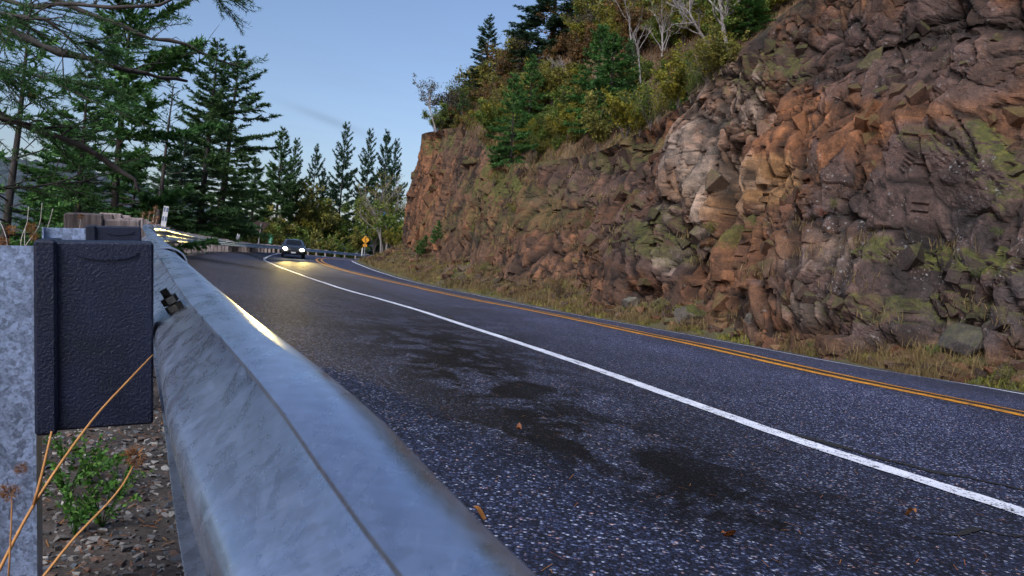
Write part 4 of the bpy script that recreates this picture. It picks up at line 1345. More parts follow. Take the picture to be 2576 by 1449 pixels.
for xb, yt, Z, rr_, lb in ((546, 520, 62, 1.5, 'bright young conifer above the rail midway along the bend'), (575, 515, 66, 1.5, 'bright young conifer beside the smaller marker post'), (515, 545, 52, 1.2, 'little conifer peeping over the rail left of the young pair'), (455, 535, 50, 1.1, 'little conifer just right of the twin-blade marker post')):
    b = P(xb, 620, Z); g = ground_under(b[0], b[1], [LEFT_BVH]); b[2] = (g or 0) - .1
    add_conifer('young_fir', 'smallbush', b, P(xb + 4, yt, Z), rr_, lb, M_FIRG, 'young conifers behind the guardrail')

# hillside and cliff conifers
def ray_to(x, y, bvh, far_=400):
    o = Vector((0, 0, CAMH)); d = (Vector(P(x, y, 1.0)) - o).normalized()
    h = bvh.ray_cast(o, d, far_)[0]
    return None if h is None else np.array(h)
def cliff_pt(x, y):
    q = (PX - x) ** 2 + (PY - y) ** 2 + np.where(G[..., 1] < 8, 1e9, 0)
    return G.reshape(-1, 3)[int(np.argmin(q))].copy()
def hill_pt(x, y):
    for q in range(30):
        h = ray_to(x, y + q * 7, HILL_BVH)
        if h is not None: return h
    return cliff_pt(x, y)
def hill_conifer(proto, xb, yb, xt, yt, radius_px, label, mat=None, sink=.1, dz_=0, name='fir_tree'):
    b = hill_pt(xb, yb)
    c_ = cliff_pt(xb, yb)
    if b[1] > c_[1] + 22: b = c_
    Z = b[1]
    t = P(xt, yt, Z)
    b[2] -= sink
    return add_conifer(name, proto, b, t, radius_px * Z / F, label, mat, 'conifers on the slope above the rock')
hill_conifer('full', 1215, 215, 1231, 38, 62, 'lone dark conifer on the skyline left of the thicket', M_FIRB)
hill_conifer('full2', 1385, 160, 1400, -130, 120, 'large dark conifer cut off by the top edge above the thicket', M_FIRB)
hill_conifer('small', 1535, 335, 1537, 92, 105, 'green conifer with a bare grey lower trunk mid slope', M_FIRG)
hill_conifer('small', 1490, 300, 1520, 70, 85, 'dark conifer just behind the bare-trunked one mid slope', M_FIRG)
hill_conifer('small', 1573, 295, 1580, 105, 42, 'slender conifer with few boughs right of the bare-trunked one', M_FIR)
hill_conifer('small', 1275, 420, 1283, 195, 62, 'lanky green conifer rooted at the rock rim with its foot on the cliff', M_FIRG)
hill_conifer('small', 1330, 330, 1338, 143, 55, 'lanky conifer uphill of the one at the rock rim', M_FIRG)
hill_conifer('smallbush', 1255, 415, 1250, 360, 40, 'low conifer skirt at the foot of the lanky rim conifer', M_FIRG)
hill_conifer('small', 1718, 235, 1742, 135, 42, 'small bright conifer perched above the pale rock', M_FIRG)
hill_conifer('smallbush', 1710, 280, 1712, 218, 36, 'low bushy conifer below the small one perched above the pale rock', M_FIRG)
hill_conifer('full', 1880, 100, 1890, -40, 70, 'bright conifer at the top edge right of the white birch', M_FIRG)
hill_conifer('lanky', 1163, 325, 1160, 235, 28, 'tiny spindly conifer on the rim above the far corner', M_FIR)
for x, y, yt, rad_, lb in ((1105, 606, 558, 17, 'young conifer at the foot of the far corner, upper of two'), (1083, 632, 600, 20, 'young conifer at the foot of the far corner, lower and wider of two')):
    b = cliff_pt(x, y); add_conifer('young_fir', 'smallbush', b + np.array((-.4, -.3, -.2)), P(x, yt, b[1]), rad_ * b[1] / F, lb, M_FIRG)

# ---- broadleaf shrubs and trees
def shrub(seed, h=2.5, w=1.5, stems=9, leaf=.115, nleaf=3600, bark_=None, up=.6, airy=.0):
    r = np.random.default_rng(seed)
    wd = MB(); tips, tdir = [], []
    for s_ in range(stems):
        az = r.random() * 6.28; sp = w * r.uniform(.25, 1.0); hh = h * r.uniform(.55, 1.0)
        u = np.linspace(0, 1, 7)
        pts = np.c_[math.cos(az) * sp * u ** 1.3, math.sin(az) * sp * u ** 1.3, hh * u ** .85]
        pts[1:, :] += r.normal(0, .04 * h / 2.5, (6, 3))
        wd.tube(pts, np.linspace(.012 * h / 2.5 + .004, .003, 7), 4, cap=False)
        for b in range(9):
            t_ = r.uniform(.25, 1.0); p0 = np.array([np.interp(t_, u, pts[:, i]) for i in range(3)])
            d = unit(np.array((r.normal(), r.normal(), r.normal() * .5 + up))) * h * r.uniform(.10, .26)
            p1 = p0 + d * .5 + r.normal(0, .02, 3); p2 = p0 + d
            wd.tube(np.array([p0, p1, p2]), [.006, .004, .0015], 3, cap=False)
            tips += [p0 + d * .2, p1]; tdir += [p1, p2]
    A, B = np.array(tips), np.array(tdir)
    idx = r.integers(0, len(A), nleaf)
    p = A[idx] + (B - A)[idx] * r.random((nleaf, 1)) + r.normal(0, .05 * h / 2.5 + .02, (nleaf, 3))
    d = unit(r.normal(size=(nleaf, 3)) + np.array((0, 0, -.2)))
    sd = unit(np.cross(d, r.normal(size=(nleaf, 3))))
    ln = leaf * r.uniform(.6, 1.3, (nleaf, 1))
    V = np.stack((p, p + d * ln * .5 + sd * ln * .33, p + d * ln, p + d * ln * .5 - sd * ln * .33), 1).reshape(-1, 3)
    q = np.arange(len(V)).reshape(-1, 4)
    c = np.repeat(np.clip(r.random(len(A))[idx] * .6 + r.random(nleaf) * .4, 0, 1), 4)
    lm = MB(); lm.add(V, q, col=np.stack((c, c, c), -1))
    return wd.mesh('stems', False, bark_ or M_GREYBARK), lm.mesh('leaves', False, M_OLIVE), h
SH = [shrub(51, 2.6, 1.5), shrub(52, 2.2, 1.8, 11), shrub(53, 3.2, 1.4, 8), shrub(54, 2.6, 1.6, 12, .09, 1800), shrub(55, 3.4, 1.8, 13, .08, 1100), shrub(56, 1.2, 1.0, 12, .05, 1500)]
def add_shrub(base, hgt_, label, mat, kind=None, group=None, name='shrub', cat='shrub'):
    i = kind if kind is not None else int(rng.integers(0, 4))
    sm_, lm, h = SH[i]
    t = thing(name, label, cat, tuple(base), rng.uniform(0, 6.28), group)
    s_ = hgt_ / h
    wob = rng.uniform(.85, 1.25)
    for nm, me in (('stems', sm_), ('leaves', lm)):
        o = link(nm, me, t); o.scale = (s_ * wob, s_ * wob, s_)
        if nm == 'leaves': o.material_slots[0].link = 'OBJECT'; o.material_slots[0].material = mat
    return t
MN = {'olive': M_OLIVE, 'green': M_LGREEN, 'yellow': M_YEL, 'rusty': M_RUST, 'red': M_RED, 'grey': M_GREY}
def thicket(region, n, hpx, cols, where, seed, kinds=(0, 1, 2, 3)):
    r = np.random.default_rng(seed)
    (x0, y0), (x1, y1), hw = region
    todo = []
    for i in range(n):
        f = (i + r.random()) / n
        x = x0 + (x1 - x0) * f + r.normal(0, 8); y = y0 + (y1 - y0) * f + r.uniform(-hw, hw)
        b = hill_pt(x, y); c_ = cliff_pt(x, y)
        if b is None or b[1] < 9: continue
        if b[1] > c_[1] + 30: b = c_
        todo.append((float(proj(b)[0][0]), b, cols[int(r.integers(len(cols)))], r.uniform(*hpx), int(kinds[int(r.integers(len(kinds)))])))
    for i, (px_, b, c, hp_, kd) in enumerate(sorted(todo, key=lambda q: q[0])):
        b[2] -= .15
        add_shrub(b, hp_ * b[1] / F, '%s shrub, %s from the left %s' % ({'olive': 'olive', 'green': 'leafy green', 'yellow': 'yellowing', 'rusty': 'rusty', 'red': 'reddish', 'grey': 'thin grey-leaved'}[c], ordinal(i + 1), where), MN[c], kd, 'shrubs ' + where)
def ordinal(n): return {1: 'first', 2: 'second', 3: 'third', 4: 'fourth', 5: 'fifth'}.get(n, '%d%s' % (n, {1: 'st', 2: 'nd', 3: 'rd'}.get(n % 10 if n % 100 not in (11, 12, 13) else 0, 'th')))
thicket(((1072, 335), (1215, 250), 14), 11, (60, 120), ['grey', 'olive', 'grey', 'green'], 'along the far corner skyline', 1, (3, 4, 0))
thicket(((1120, 330), (1230, 300), 10), 8, (40, 70), ['olive', 'rusty', 'olive'], 'on the rim above the far corner', 2)
thicket(((1190, 250), (1330, 150), 20), 14, (80, 140), ['grey', 'olive', 'rusty', 'olive', 'grey'], 'between the two skyline conifers', 3, (3, 4, 0, 2))
thicket(((1230, 320), (1420, 230), 35), 26, (70, 125), ['olive', 'olive', 'yellow', 'rusty', 'green'], 'in the thicket left of the mid-slope firs', 4)
thicket(((1400, 150), (1800, 60), 50), 40, (80, 150), ['olive', 'rusty', 'yellow', 'olive', 'rusty', 'green', 'grey'], 'in the thicket behind the mid-slope firs', 5)
thicket(((1400, 60), (1800, -20), 40), 18, (80, 150), ['olive', 'rusty', 'yellow', 'green'], 'at the top edge', 6)
thicket(((1300, 390), (1480, 300), 22), 20, (60, 120), ['yellow', 'olive', 'green', 'yellow'], 'above the low middle of the rock', 7)
thicket(((1290, 405), (1500, 345), 10), 12, (35, 75), ['yellow', 'olive', 'green'], 'along the low middle rim', 13)
thicket(((1560, 240), (1700, 170), 20), 12, (45, 90), ['rusty', 'olive', 'green'], 'right of the mid-slope conifers', 8)
thicket(((1790, 120), (1990, -10), 25), 14, (80, 150), ['green', 'olive', 'yellow', 'green'], 'around the white birch above the rock', 9)
thicket(((1140, 560), (1200, 610), 25), 4, (40, 70), ['grey', 'olive'], 'on the rubble by the far corner', 10, (4, 3))
thicket(((1370, 440), (1400, 455), 8), 2, (70, 90), ['rusty'], 'clinging to the middle of the rock face', 11, (4, 3))
thicket(((1160, 540), (1200, 500), 20), 3, (50, 80), ['olive'], 'on the rock left of the middle', 12, (4, 3))

# trees beyond the bend
def far_shrub(x, ybase, Z, hpx, c, label, kind=2, name='broadleaf_tree', cat='tree'):
    b = P(x, ybase, Z)
    add_shrub(b, hpx * Z / F, label, MN[c], kind, 'broadleaf trees beyond the bend', name, cat)
far_shrub(765, 640, 112, 175, 'olive', 'olive broadleaf tree with yellow lower leaves above the car', 0)
far_shrub(800, 640, 116, 165, 'green', 'green broadleaf tree right of the olive one above the car', 2)
far_shrub(742, 640, 110, 110, 'yellow', 'yellow autumn bush left of the olive tree beyond the bend', 1)
far_shrub(835, 640, 118, 120, 'olive', 'low olive tree under the tall dark spires', 1)
far_shrub(715, 636, 108, 90, 'rusty', 'reddish brown bush behind the car', 1)
far_shrub(880, 640, 118, 90, 'green', 'green bush under the second dark spire', 1)
far_shrub(690, 632, 104, 110, 'olive', 'dark olive bush behind the mile marker', 0)
far_shrub(940, 640, 108, 165, 'green', 'green alder left of the pale trunks by the cliff corner', 2)
far_shrub(968, 640, 104, 150, 'olive', 'loose olive alder among the pale trunks by the cliff corner', 3)
far_shrub(1000, 640, 100, 160, 'green', 'green alder pressed against the cliff corner', 2)
far_shrub(985, 630, 92, 60, 'yellow', 'yellow-green bush at the foot of the cliff corner', 1)
far_shrub(905, 640, 104, 60, 'olive', 'olive bush behind the yellow sign', 1)
for i, (x, Z, h_) in enumerate(((650, 99, 80), (668, 100, 70), (632, 96, 70), (600, 92, 60), (700, 102, 60), (728, 100, 70), (758, 104, 60), (790, 106, 60), (822, 108, 55), (860, 108, 50))):
    b = P(x, 640, Z); g = ground_under(b[0], b[1], [LEFT_BVH])
    b[2] = max(b[2] - 2.0, g if g is not None else -9) - .2
    add_shrub(b, h_ * Z / F + 2.0, 'low dark bush, %s from the left behind the far guardrail' % ordinal(sorted([650, 668, 632, 600, 700, 728, 758, 790, 822, 860]).index(x) + 1), M_LGREEN if i % 2 else M_OLIVE, 1, 'undergrowth behind the far guardrail')

# bare pale trees
def bare_tree(seed, h, r0, lean=(0, 0), splits=4, spread=.5):
    r = np.random.default_rng(seed)
    m = MB(); m.tips = []
    def grow(p, d, L, rad, lev):
        n = 6
        pts = [p]; dd = d.copy()
        for i in range(n):
            dd = unit(dd + r.normal(0, .10, 3) + np.array((0, 0, .05)))
            pts.append(pts[-1] + dd * L / n)
        pts = np.array(pts)
        m.tube(pts, np.linspace(rad, rad * .5 if lev else rad * .45, n + 1), 7 if lev == 0 else 4, cap=False)
        if lev >= 2: m.tips += [pts[3], pts[-1]]
        if lev < 3:
            for b in range(splits if lev else splits + 4):
                t_ = r.uniform(.35, 1.0); k = min(n - 1, int(t_ * n))
                q = pts[k] + (pts[k + 1] - pts[k]) * (t_ * n - k if t_ < 1 else 1)
                nd = unit(unit(pts[k + 1] - pts[k]) + unit(r.normal(size=3)) * r.uniform(.6, 1.2) * spread * 1.6)
                grow(q, nd, L * r.uniform(.32, .6), rad * .42, lev + 1)
    grow(np.zeros(3), unit(np.array((lean[0], lean[1], 1.0))), h, r0, 0)
    return m
def pale_tree(name, label, x, y, xt, yt, seed, r0px, leafc=None, base=None, **kw):
    b = hill_pt(x, y) if base is None else base
    Z = b[1]; top = P(xt, yt, Z) - b
    t = thing(name, label, 'tree', tuple(b - np.array((0, 0, .1))), 0)
    H = top[2]
    bt = bare_tree(seed, H * .8, r0px * Z / F, (top[0] / H, 0), **kw); bt.build('trunk', M_PALEBARK, t, True)
    if leafc is not None:
        r = np.random.default_rng(seed + 1); n = 900
        tp_ = np.array(bt.tips); p = tp_[r.integers(0, len(tp_), n)] + r.normal(0, 2.2 * Z / F, (n, 3))
        d = unit(r.normal(size=(n, 3))); sd = unit(np.cross(d, r.normal(size=(n, 3)))); ln = 3.0 * Z / F * r.uniform(.7, 1.4, (n, 1))
        V = np.stack((p, p + d * ln * .5 + sd * ln * .35, p + d * ln, p + d * ln * .5 - sd * ln * .35), 1).reshape(-1, 3)
        c = np.repeat(r.random(n), 4)
        lm = MB(); lm.add(V, np.arange(len(V)).reshape(-1, 4), col=np.stack((c, c, c), -1)); lm.build('crown', leafc, t)
    return t
pale_tree('birch_tree', 'leaning white-barked tree with bare branches at the rim above the pale rock', 1830, 133, 1800, -60, 71, 8, M_LGREEN, splits=4, spread=.6)
pale_tree('birch_tree', 'bare pale tree with tangled branches left of the leaning white one', 1790, 120, 1700, -40, 72, 5, None, splits=5, spread=.8)
pale_tree('snag', 'broken pale snag at the top edge above the mid-slope conifers', 1515, 110, 1510, -10, 73, 6, None, splits=1, spread=.4)
pale_tree('alder_tree', 'thin pale stem in the autumn thicket left of the snag', 1600, 170, 1560, 0, 74, 3, M_RUST, splits=3)
pale_tree('alder_tree', 'thin pale upright stem right of the mid-slope conifers', 1617, 235, 1605, 70, 75, 3, None, splits=2, spread=.35)
pale_tree('alder_tree', 'pale stem with orange leaves in the autumn thicket', 1665, 180, 1680, 10, 76, 3.5, M_RUST, splits=4)
pale_tree('alder_tree', 'fallen-looking pale branchy stem in the thicket left of the mid-slope firs', 1440, 215, 1360, 120, 77, 3, None, splits=5, spread=.8)
pale_tree('alder_tree', 'bare grey sapling sprouting from the skyline rim', 1090, 325, 1075, 190, 78, 2, M_GREY, splits=4)
for i, (x, xt, yt, Z, lb) in enumerate(((958, 950, 470, 102, 'leftmost of three pale alder trunks by the cliff corner'), (972, 968, 455, 100, 'middle of three pale alder trunks by the cliff corner'), (962, 925, 500, 103, 'pale alder trunk leaning left of the other two by the cliff corner'))):
    pale_tree('alder_tree', lb, 0, 0, xt, yt, 80 + i, 3.0, M_OLIVE, P(x, 640, Z), splits=4)
m = MB(); q_ = P(966, 541, 98.5)
m.box((-.12, -.02, -.35), (.12, .02, .35)); o = m.build('ribbon', plain('blue_ribbon', (.02, .16, .5), .5)); o.location = q_; tag(o, 'small blue ribbon on a pale trunk by the cliff corner', 'ribbon')
# ------------------------------------------------------------------ conifer limbs reaching in from a tree beside the camera
def limb_tree():
    tx, ty = P(-520, 500, 5.2)[:2]
    g = ground_under(tx, ty, [LEFT_BVH]) or -1.0
    t = thing('overhanging_conifer', 'near conifer at the far left whose long dark limbs reach across the sky', 'tree', (tx, ty, g))
    inv = np.array((tx, ty, g))
    m = MB(); zz = np.linspace(-.2, 9, 10)
    m.tube(np.c_[.05 * np.sin(zz), .04 * np.cos(zz * .7), zz], np.linspace(.24, .08, 10), 10); m.build('trunk', M_BARK, t, True)
    r = np.random.default_rng(404)
    limbs = [  # (points x, y, depth), thickness, needle coverage from..to, amount
        ([(-60, -25, 4.9), (60, 15, 4.8), (180, 8, 4.6), (285, 20, 4.5), (400, 6, 4.5), (475, -10, 4.5)], .020, (.2, .62), .8),
        ([(60, -35, 6.2), (200, 26, 6.2), (300, 64, 6.2), (380, 96, 6.3), (470, 113, 6.4), (545, 150, 6.5), (610, 172, 6.6)], .026, (.72, 1.0), 1.6),
        ([(-40, 55, 4.4), (70, 96, 4.4), (150, 128, 4.4), (230, 152, 4.4), (330, 176, 4.5), (400, 192, 4.6), (470, 204, 4.8)], .032, (.0, .45), 1.2),
        ([(-40, 265, 4.0), (60, 312, 4.0), (110, 330, 4.0), (200, 372, 4.1), (280, 416, 4.2), (338, 452, 4.2), (352, 482, 4.2)], .030, (.0, .3), .9),
        ([(-60, 10, 4.0), (30, 40, 3.9), (110, 50, 3.9), (190, 105, 4.0), (250, 108, 4.1)], .018, (.1, 1.0), 1.9),
        ([(-60, 150, 3.8), (20, 175, 3.8), (90, 190, 3.8), (170, 205, 3.9), (225, 220, 4.0)], .016, (.15, 1.0), 1.7),
        ([(-60, 285, 3.9), (30, 300, 3.9), (100, 318, 4.0), (190, 318, 4.1), (260, 300, 4.2)], .014, (.2, .85), 1.1),
        ([(-50, 480, 4.4), (40, 470, 4.5), (130, 465, 4.6), (215, 450, 4.7), (300, 430, 4.8)], .012, (.2, .9), .7),
        ([(430, -90, 4.8), (520, -40, 4.8), (560, -10, 4.8), (600, -6, 4.8)], .012, (.6, 1.0), 2.4)]
    for pts, th, (c0_, c1_), amt in limbs:
        w = np.array([P(*q) for q in pts]) - inv
        start = np.array((0, 0, w[0][2] + .25))
        w = spline(np.vstack((start[None], w)), .12)
        n = len(w)
        w[1:-1] += r.normal(0, .006, (n - 2, 3))
        mb = MB(); mb.tube(w, np.linspace(th * 1.5, th * .25, n) * (1 + .18 * r.normal(size=n)).clip(.7, 1.4), 7)
        k0_ = int(n * .3)
        A, B = [], []
        D = unit(np.gradient(w, axis=0))
        # dead side twigs
        for q in range(int(n * .9)):
            i = r.integers(k0_, n - 2); d = unit(D[i] * .6 + r.normal(0, .6, 3) + np.array((0, 0, .25))) * r.uniform(.08, .32)
            mid_ = w[i] + d * .5 + r.normal(0, .02, 3)
            mb.tube(np.array([w[i], mid_, w[i] + d]), [.004, .0028, .0012], 4, cap=False)
        # living sprays
        vis0 = k0_ + int((n - k0_) * c0_); vis1 = k0_ + int((n - k0_) * c1_)
        for q in range(int((vis1 - vis0) * amt)):
            i = int(r.integers(vis0, max(vis1, vis0 + 1))); i = min(i, n - 2)
            L = r.uniform(.22, .62) * (.5 if c0_ > .5 else 1)
            lat_ = unit(np.cross(D[i], np.array((0, 0, 1.0)))) * r.choice((-1, 1))
            d = unit(D[i] * .9 + lat_ * r.uniform(.3, .9) + np.array((0, 0, r.normal(-.12, .28))))
            u = np.linspace(0, 1, 5); sp = w[i] + d * L * u[:, None] + np.c_[0 * u, 0 * u, -.08 * L * u ** 2]
            mb.tube(sp, np.linspace(.004, .0012, 5), 4, cap=False)
            A.append(sp[:-1]); B.append(sp[1:])
            for b in range(int(L / .05)):
                tq = r.uniform(.15, 1.0); o_ = w[i] + d * L * tq
                dd = unit(d + unit(np.cross(d, np.array((0, 0, 1.0)))) * r.choice((-1, 1)) * r.uniform(.6, 1.1) + r.normal(0, .15, 3)) * r.uniform(.06, .17) * (1.2 - tq * .5)
                A.append(o_[None]); B.append((o_ + dd)[None])
        mb.build('limb', M_BARK, t, True)
        if A:
            A, B = np.vstack(A), np.vstack(B)
            V, T, c = blades(A, B, 260, .034, .06, r, .85, np.full(len(A), .1))
            nb = MB(); nb.add(V, t=T, col=c); nb.build('needles', M_FIRG, t)
    return t
limb_tree()
def cone(x, y, Z):
    m = MB(); r = np.random.default_rng(int(x)); o_ = P(x, y, Z); L = 26 * Z / F
    for k in range(9):
        f = k / 8; rad = L * .26 * math.sin(math.pi * (.12 + .8 * f)); z = L * (.5 - f)
        for a in range(7):
            an_ = a / 7 * 6.283 + k * .45; d = np.array((math.cos(an_), math.sin(an_), -.55)); s_ = np.array((-d[1], d[0], 0)) * L * .10
            p = np.array((0, 0, z)) + d * rad * .45
            m.add(np.array([p - s_, p + s_, p + d * rad * .75]), t=[(0, 1, 2)])
    m.tube(np.array([(0, 0, L * .62), (0, 0, 0), (0, 0, -L * .5)]), [L * .03, L * .16, L * .03], 6)
    o = m.build('pine_cone', plain('cone_scales', (.20, .055, .018), .7)); o.location = o_
    return o
tag(cone(78, 242, 3.9), 'left of two orange-brown cones hanging among the near needles', 'cone', 'hanging cones')
tag(cone(87, 240, 3.92), 'right of two orange-brown cones hanging among the near needles', 'cone', 'hanging cones')

# ------------------------------------------------------------------ grass
def grass(name, p, hgt_, wid, mat, label, seed, lean_=.35, parent=None):
    r = np.random.default_rng(seed); n = len(p)
    az = r.random(n) * 6.283; d = np.c_[np.cos(az), np.sin(az), np.zeros(n)]
    hh = (hgt_ * r.uniform(.45, 1.2, n))[:, None]; ww = wid[:, None] * .5
    ln = r.uniform(.1, 1, (n, 1)) * lean_
    az2 = r.random(n) * 6.283; s_ = np.c_[np.cos(az2), np.sin(az2), np.zeros(n)] * ww
    up = np.array((0, 0, 1.0))
    mid_ = p + up * hh * .55 + d * hh * ln * .35; tip_ = p + up * hh * (1 - .3 * ln) + d * hh * ln * 1.1
    V = np.stack((p - s_, p + s_, mid_ - s_ * .7, mid_ + s_ * .7, tip_), 1).reshape(-1, 3)
    b = np.arange(n)[:, None] * 5
    q = b + np.array([[0, 1, 3, 2]]); t = b + np.array([[2, 3, 4]])
    cl_ = vnoise(p[:, 0] * 1.1, p[:, 1] * 1.1, seed + 3)
    c = np.repeat(np.clip(.15 + .55 * r.random(n) + .5 * (cl_ - .4), 0, 1), 5)
    m = MB(); m.add(V, q, t, np.stack((c, c, c), -1))
    o = m.build(name, mat, parent)
    return tag(o, label, 'grass', kind='stuff') if parent is None else o
def sample_grid(Vg, ncol, n, seed, yr, cr_):
    r = np.random.default_rng(seed)
    A = Vg.reshape(-1, ncol, 3)
    rows_ = np.where((A[:, 0, 1] > yr[0]) & (A[:, 0, 1] < yr[1]))[0]; rows_ = rows_[rows_ < len(A) - 1]
    ed = np.linalg.norm(A[rows_ + 1, 0] - A[rows_, 0], axis=1)
    wgt = ed / np.maximum(A[rows_, 0, 1], 6) ** 1.0; wgt /= wgt.sum()
    i = r.choice(rows_, n, p=wgt); cc = r.uniform(*cr_, n); j = np.minimum(cc.astype(int), ncol - 2); f = (cc - j)[:, None]; g_ = r.random((n, 1))
    return (A[i, j] * (1 - f) + A[i, j + 1] * f) * (1 - g_) + (A[i + 1, j] * (1 - f) + A[i + 1, j + 1] * f) * g_
pv = sample_grid(VV, 12, 60000, 61, (7, 96), (.8, 10.8))
keep_ = vnoise(pv[:, 0] * .9, pv[:, 1] * .9, 90) + .35 * vnoise(pv[:, 0] * 5, pv[:, 1] * 5, 91) > np.interp(pv[:, 1], [9, 16, 26, 40], [.80, .74, .55, .42])
pv = pv[keep_]; Zv = np.maximum(pv[:, 1], 6)
grass('verge_grass', pv, np.where(rng.random(len(pv)) < .15, .42, .17), .0006 * Zv + .002, M_DRY, 'dry tan grass on the verge between road and rock', 62, 1.0)
pw_ = sample_grid(VV, 12, 16000, 161, (7, 80), (.5, 10.8)); pw_ = pw_[vnoise(pw_[:, 0] * 1.7, pw_[:, 1] * 1.7, 162) > .55]
grass('verge_weeds', pw_, np.full(len(pw_), .15), .0012 * np.maximum(pw_[:, 1], 6) + .006, M_OLIVE, 'low green weeds matted through the verge below the rock', 163, 1.3)
ncH = HV.reshape(hn, -1, 3).shape[1]
ph = sample_grid(HV, ncH, 42000, 63, (12, 75), (0, 20))
grass('slope_grass', ph, np.full(len(ph), .45), .0009 * ph[:, 1] + .004, M_HEATH, 'brown heath and dead grass covering the slope above the rock', 64, .6)
pr = sample_grid(HV, ncH, 9000, 65, (20, 72), (0, 3.5))
pr = pr[vnoise(pr[:, 0] * .5, pr[:, 1] * .5, 66) > .42]
grass('rim_moss', pr, np.full(len(pr), .28), .0012 * pr[:, 1] + .004, M_MOSS, 'yellow-green moss and grass hanging over the rock rim', 67, 1.0)
ncL = LV.reshape(-1, 25, 3).shape[1]
pl_ = sample_grid(LV, 25, 22000, 181, (-6, 70), (0, 12))
grass('forest_floor', pl_, np.full(len(pl_), .30), .0012 * np.maximum(pl_[:, 1], 5) + .008, M_OLIVE, 'low green undergrowth on the slope below the guardrail', 182, 1.1)
# brush on the lower, vegetated middle of the rock face
r = np.random.default_rng(70); qs = []
for k in range(60):
    cx2, cy2 = (r.uniform(1180, 1560), r.uniform(400, 640)) if k < 40 else (r.uniform(1560, 2560), r.uniform(560, 900))
    b = cliff_pt(cx2, cy2); qs.append(b + r.normal(0, .22, (60, 3)) * np.array((1, 1, .35)) + np.array((-.1, -.05, -.12)))
qs = np.vstack(qs)
grass('ledge_grass', qs, np.full(len(qs), .22), .0007 * qs[:, 1] + .003, M_DRY, 'tufts of dry grass on the ledges of the rock', 71, 1.0)
for i, (x, y, hp, c, lb) in enumerate((
        (2485, 592, 26, 'green', 'small bright green plant on the dark slab at right'), (2118, 552, 26, 'red', 'small red-leaved plant on the rock at right of the columns'),
        (2440, 700, 34, 'green', 'green sprig on the mossy ledge at the lower right'), (1255, 470, 40, 'yellow', 'yellow-green fern clump on the rock below the lanky conifer'),
        (1300, 545, 34, 'yellow', 'yellow-green fern clump lower on the middle rock'), (1325, 615, 44, 'green', 'leafy green plant at the base of the middle rock'),
        (1855, 510, 26, 'olive', 'grass tuft plant on the broken columns'), (2140, 530, 30, 'olive', 'olive tuft above the small red plant'),
        (1770, 590, 40, 'olive', 'mossy plant left of the lower columns'), (2360, 900, 40, 'green', 'low green weed at the road edge far right'),
        (2050, 880, 34, 'green', 'low green weed at the road edge below the boulder'), (1660, 790, 44, 'olive', 'olive weed clump on the verge left of the mossy boulder'),
        (1760, 800, 40, 'red', 'reddish weed clump beside the mossy boulder'), (2540, 960, 46, 'olive', 'drooping dry clump at the right edge of the verge'),
        (1410, 745, 40, 'rusty', 'rusty dead shrub on the verge mid way along'), (1220, 690, 34, 'olive', 'olive clump on the verge near the far corner'))):
    b = cliff_pt(x, y)
    vh = ray_to(x, y, VERGE_BVH)
    if y > 640 and vh is not None: b = vh
    add_shrub(b + np.array((-.08, -.05, -.05)), hp * b[1] / F, lb, MN[c], 5, None, 'weed', 'plant')

# fallen rubble on the verge
r = np.random.default_rng(171); pz = sample_grid(VV, 12, 2600, 172, (7, 70), (2.5, 11))
rubm = MB(); hl = []
for i in range(8):
    mm = hull_mesh('rub', 10, (1, .8, .65), 330 + i); hl.append((np.array([v_.co for v_ in mm.vertices]), np.array([(f_[0], f_[k], f_[k + 1]) for f_ in [tuple(p_.vertices) for p_ in mm.polygons] for k in range(1, len(f_) - 1)]))); bpy.data.meshes.remove(mm)
cov = []
for p in pz:
    vs, tri = hl[r.integers(8)]; s_ = (.02 + .16 * r.random() ** 4) * (1 + p[1] * .015); a = r.random() * 6.28
    Rm = np.array(((math.cos(a), -math.sin(a), 0), (math.sin(a), math.cos(a), 0), (0, 0, 1)))
    rubm.add(vs @ Rm.T * s_ * r.uniform(.7, 1.3, 3) + p + np.array((0, 0, s_ * .25)), t=tri, col=pal[r.integers(7)] * r.uniform(.7, 1.5)); cov.append(np.tile((.4 * r.random(), .5, 0), (len(vs), 1)))
rme = rubm.mesh('rubble', False, M_ROCK); vcol(rme, 'cover', np.vstack(cov))
tag(link('rubble', rme), 'small fallen rock rubble strewn along the foot of the rock', 'rubble', kind='stuff')

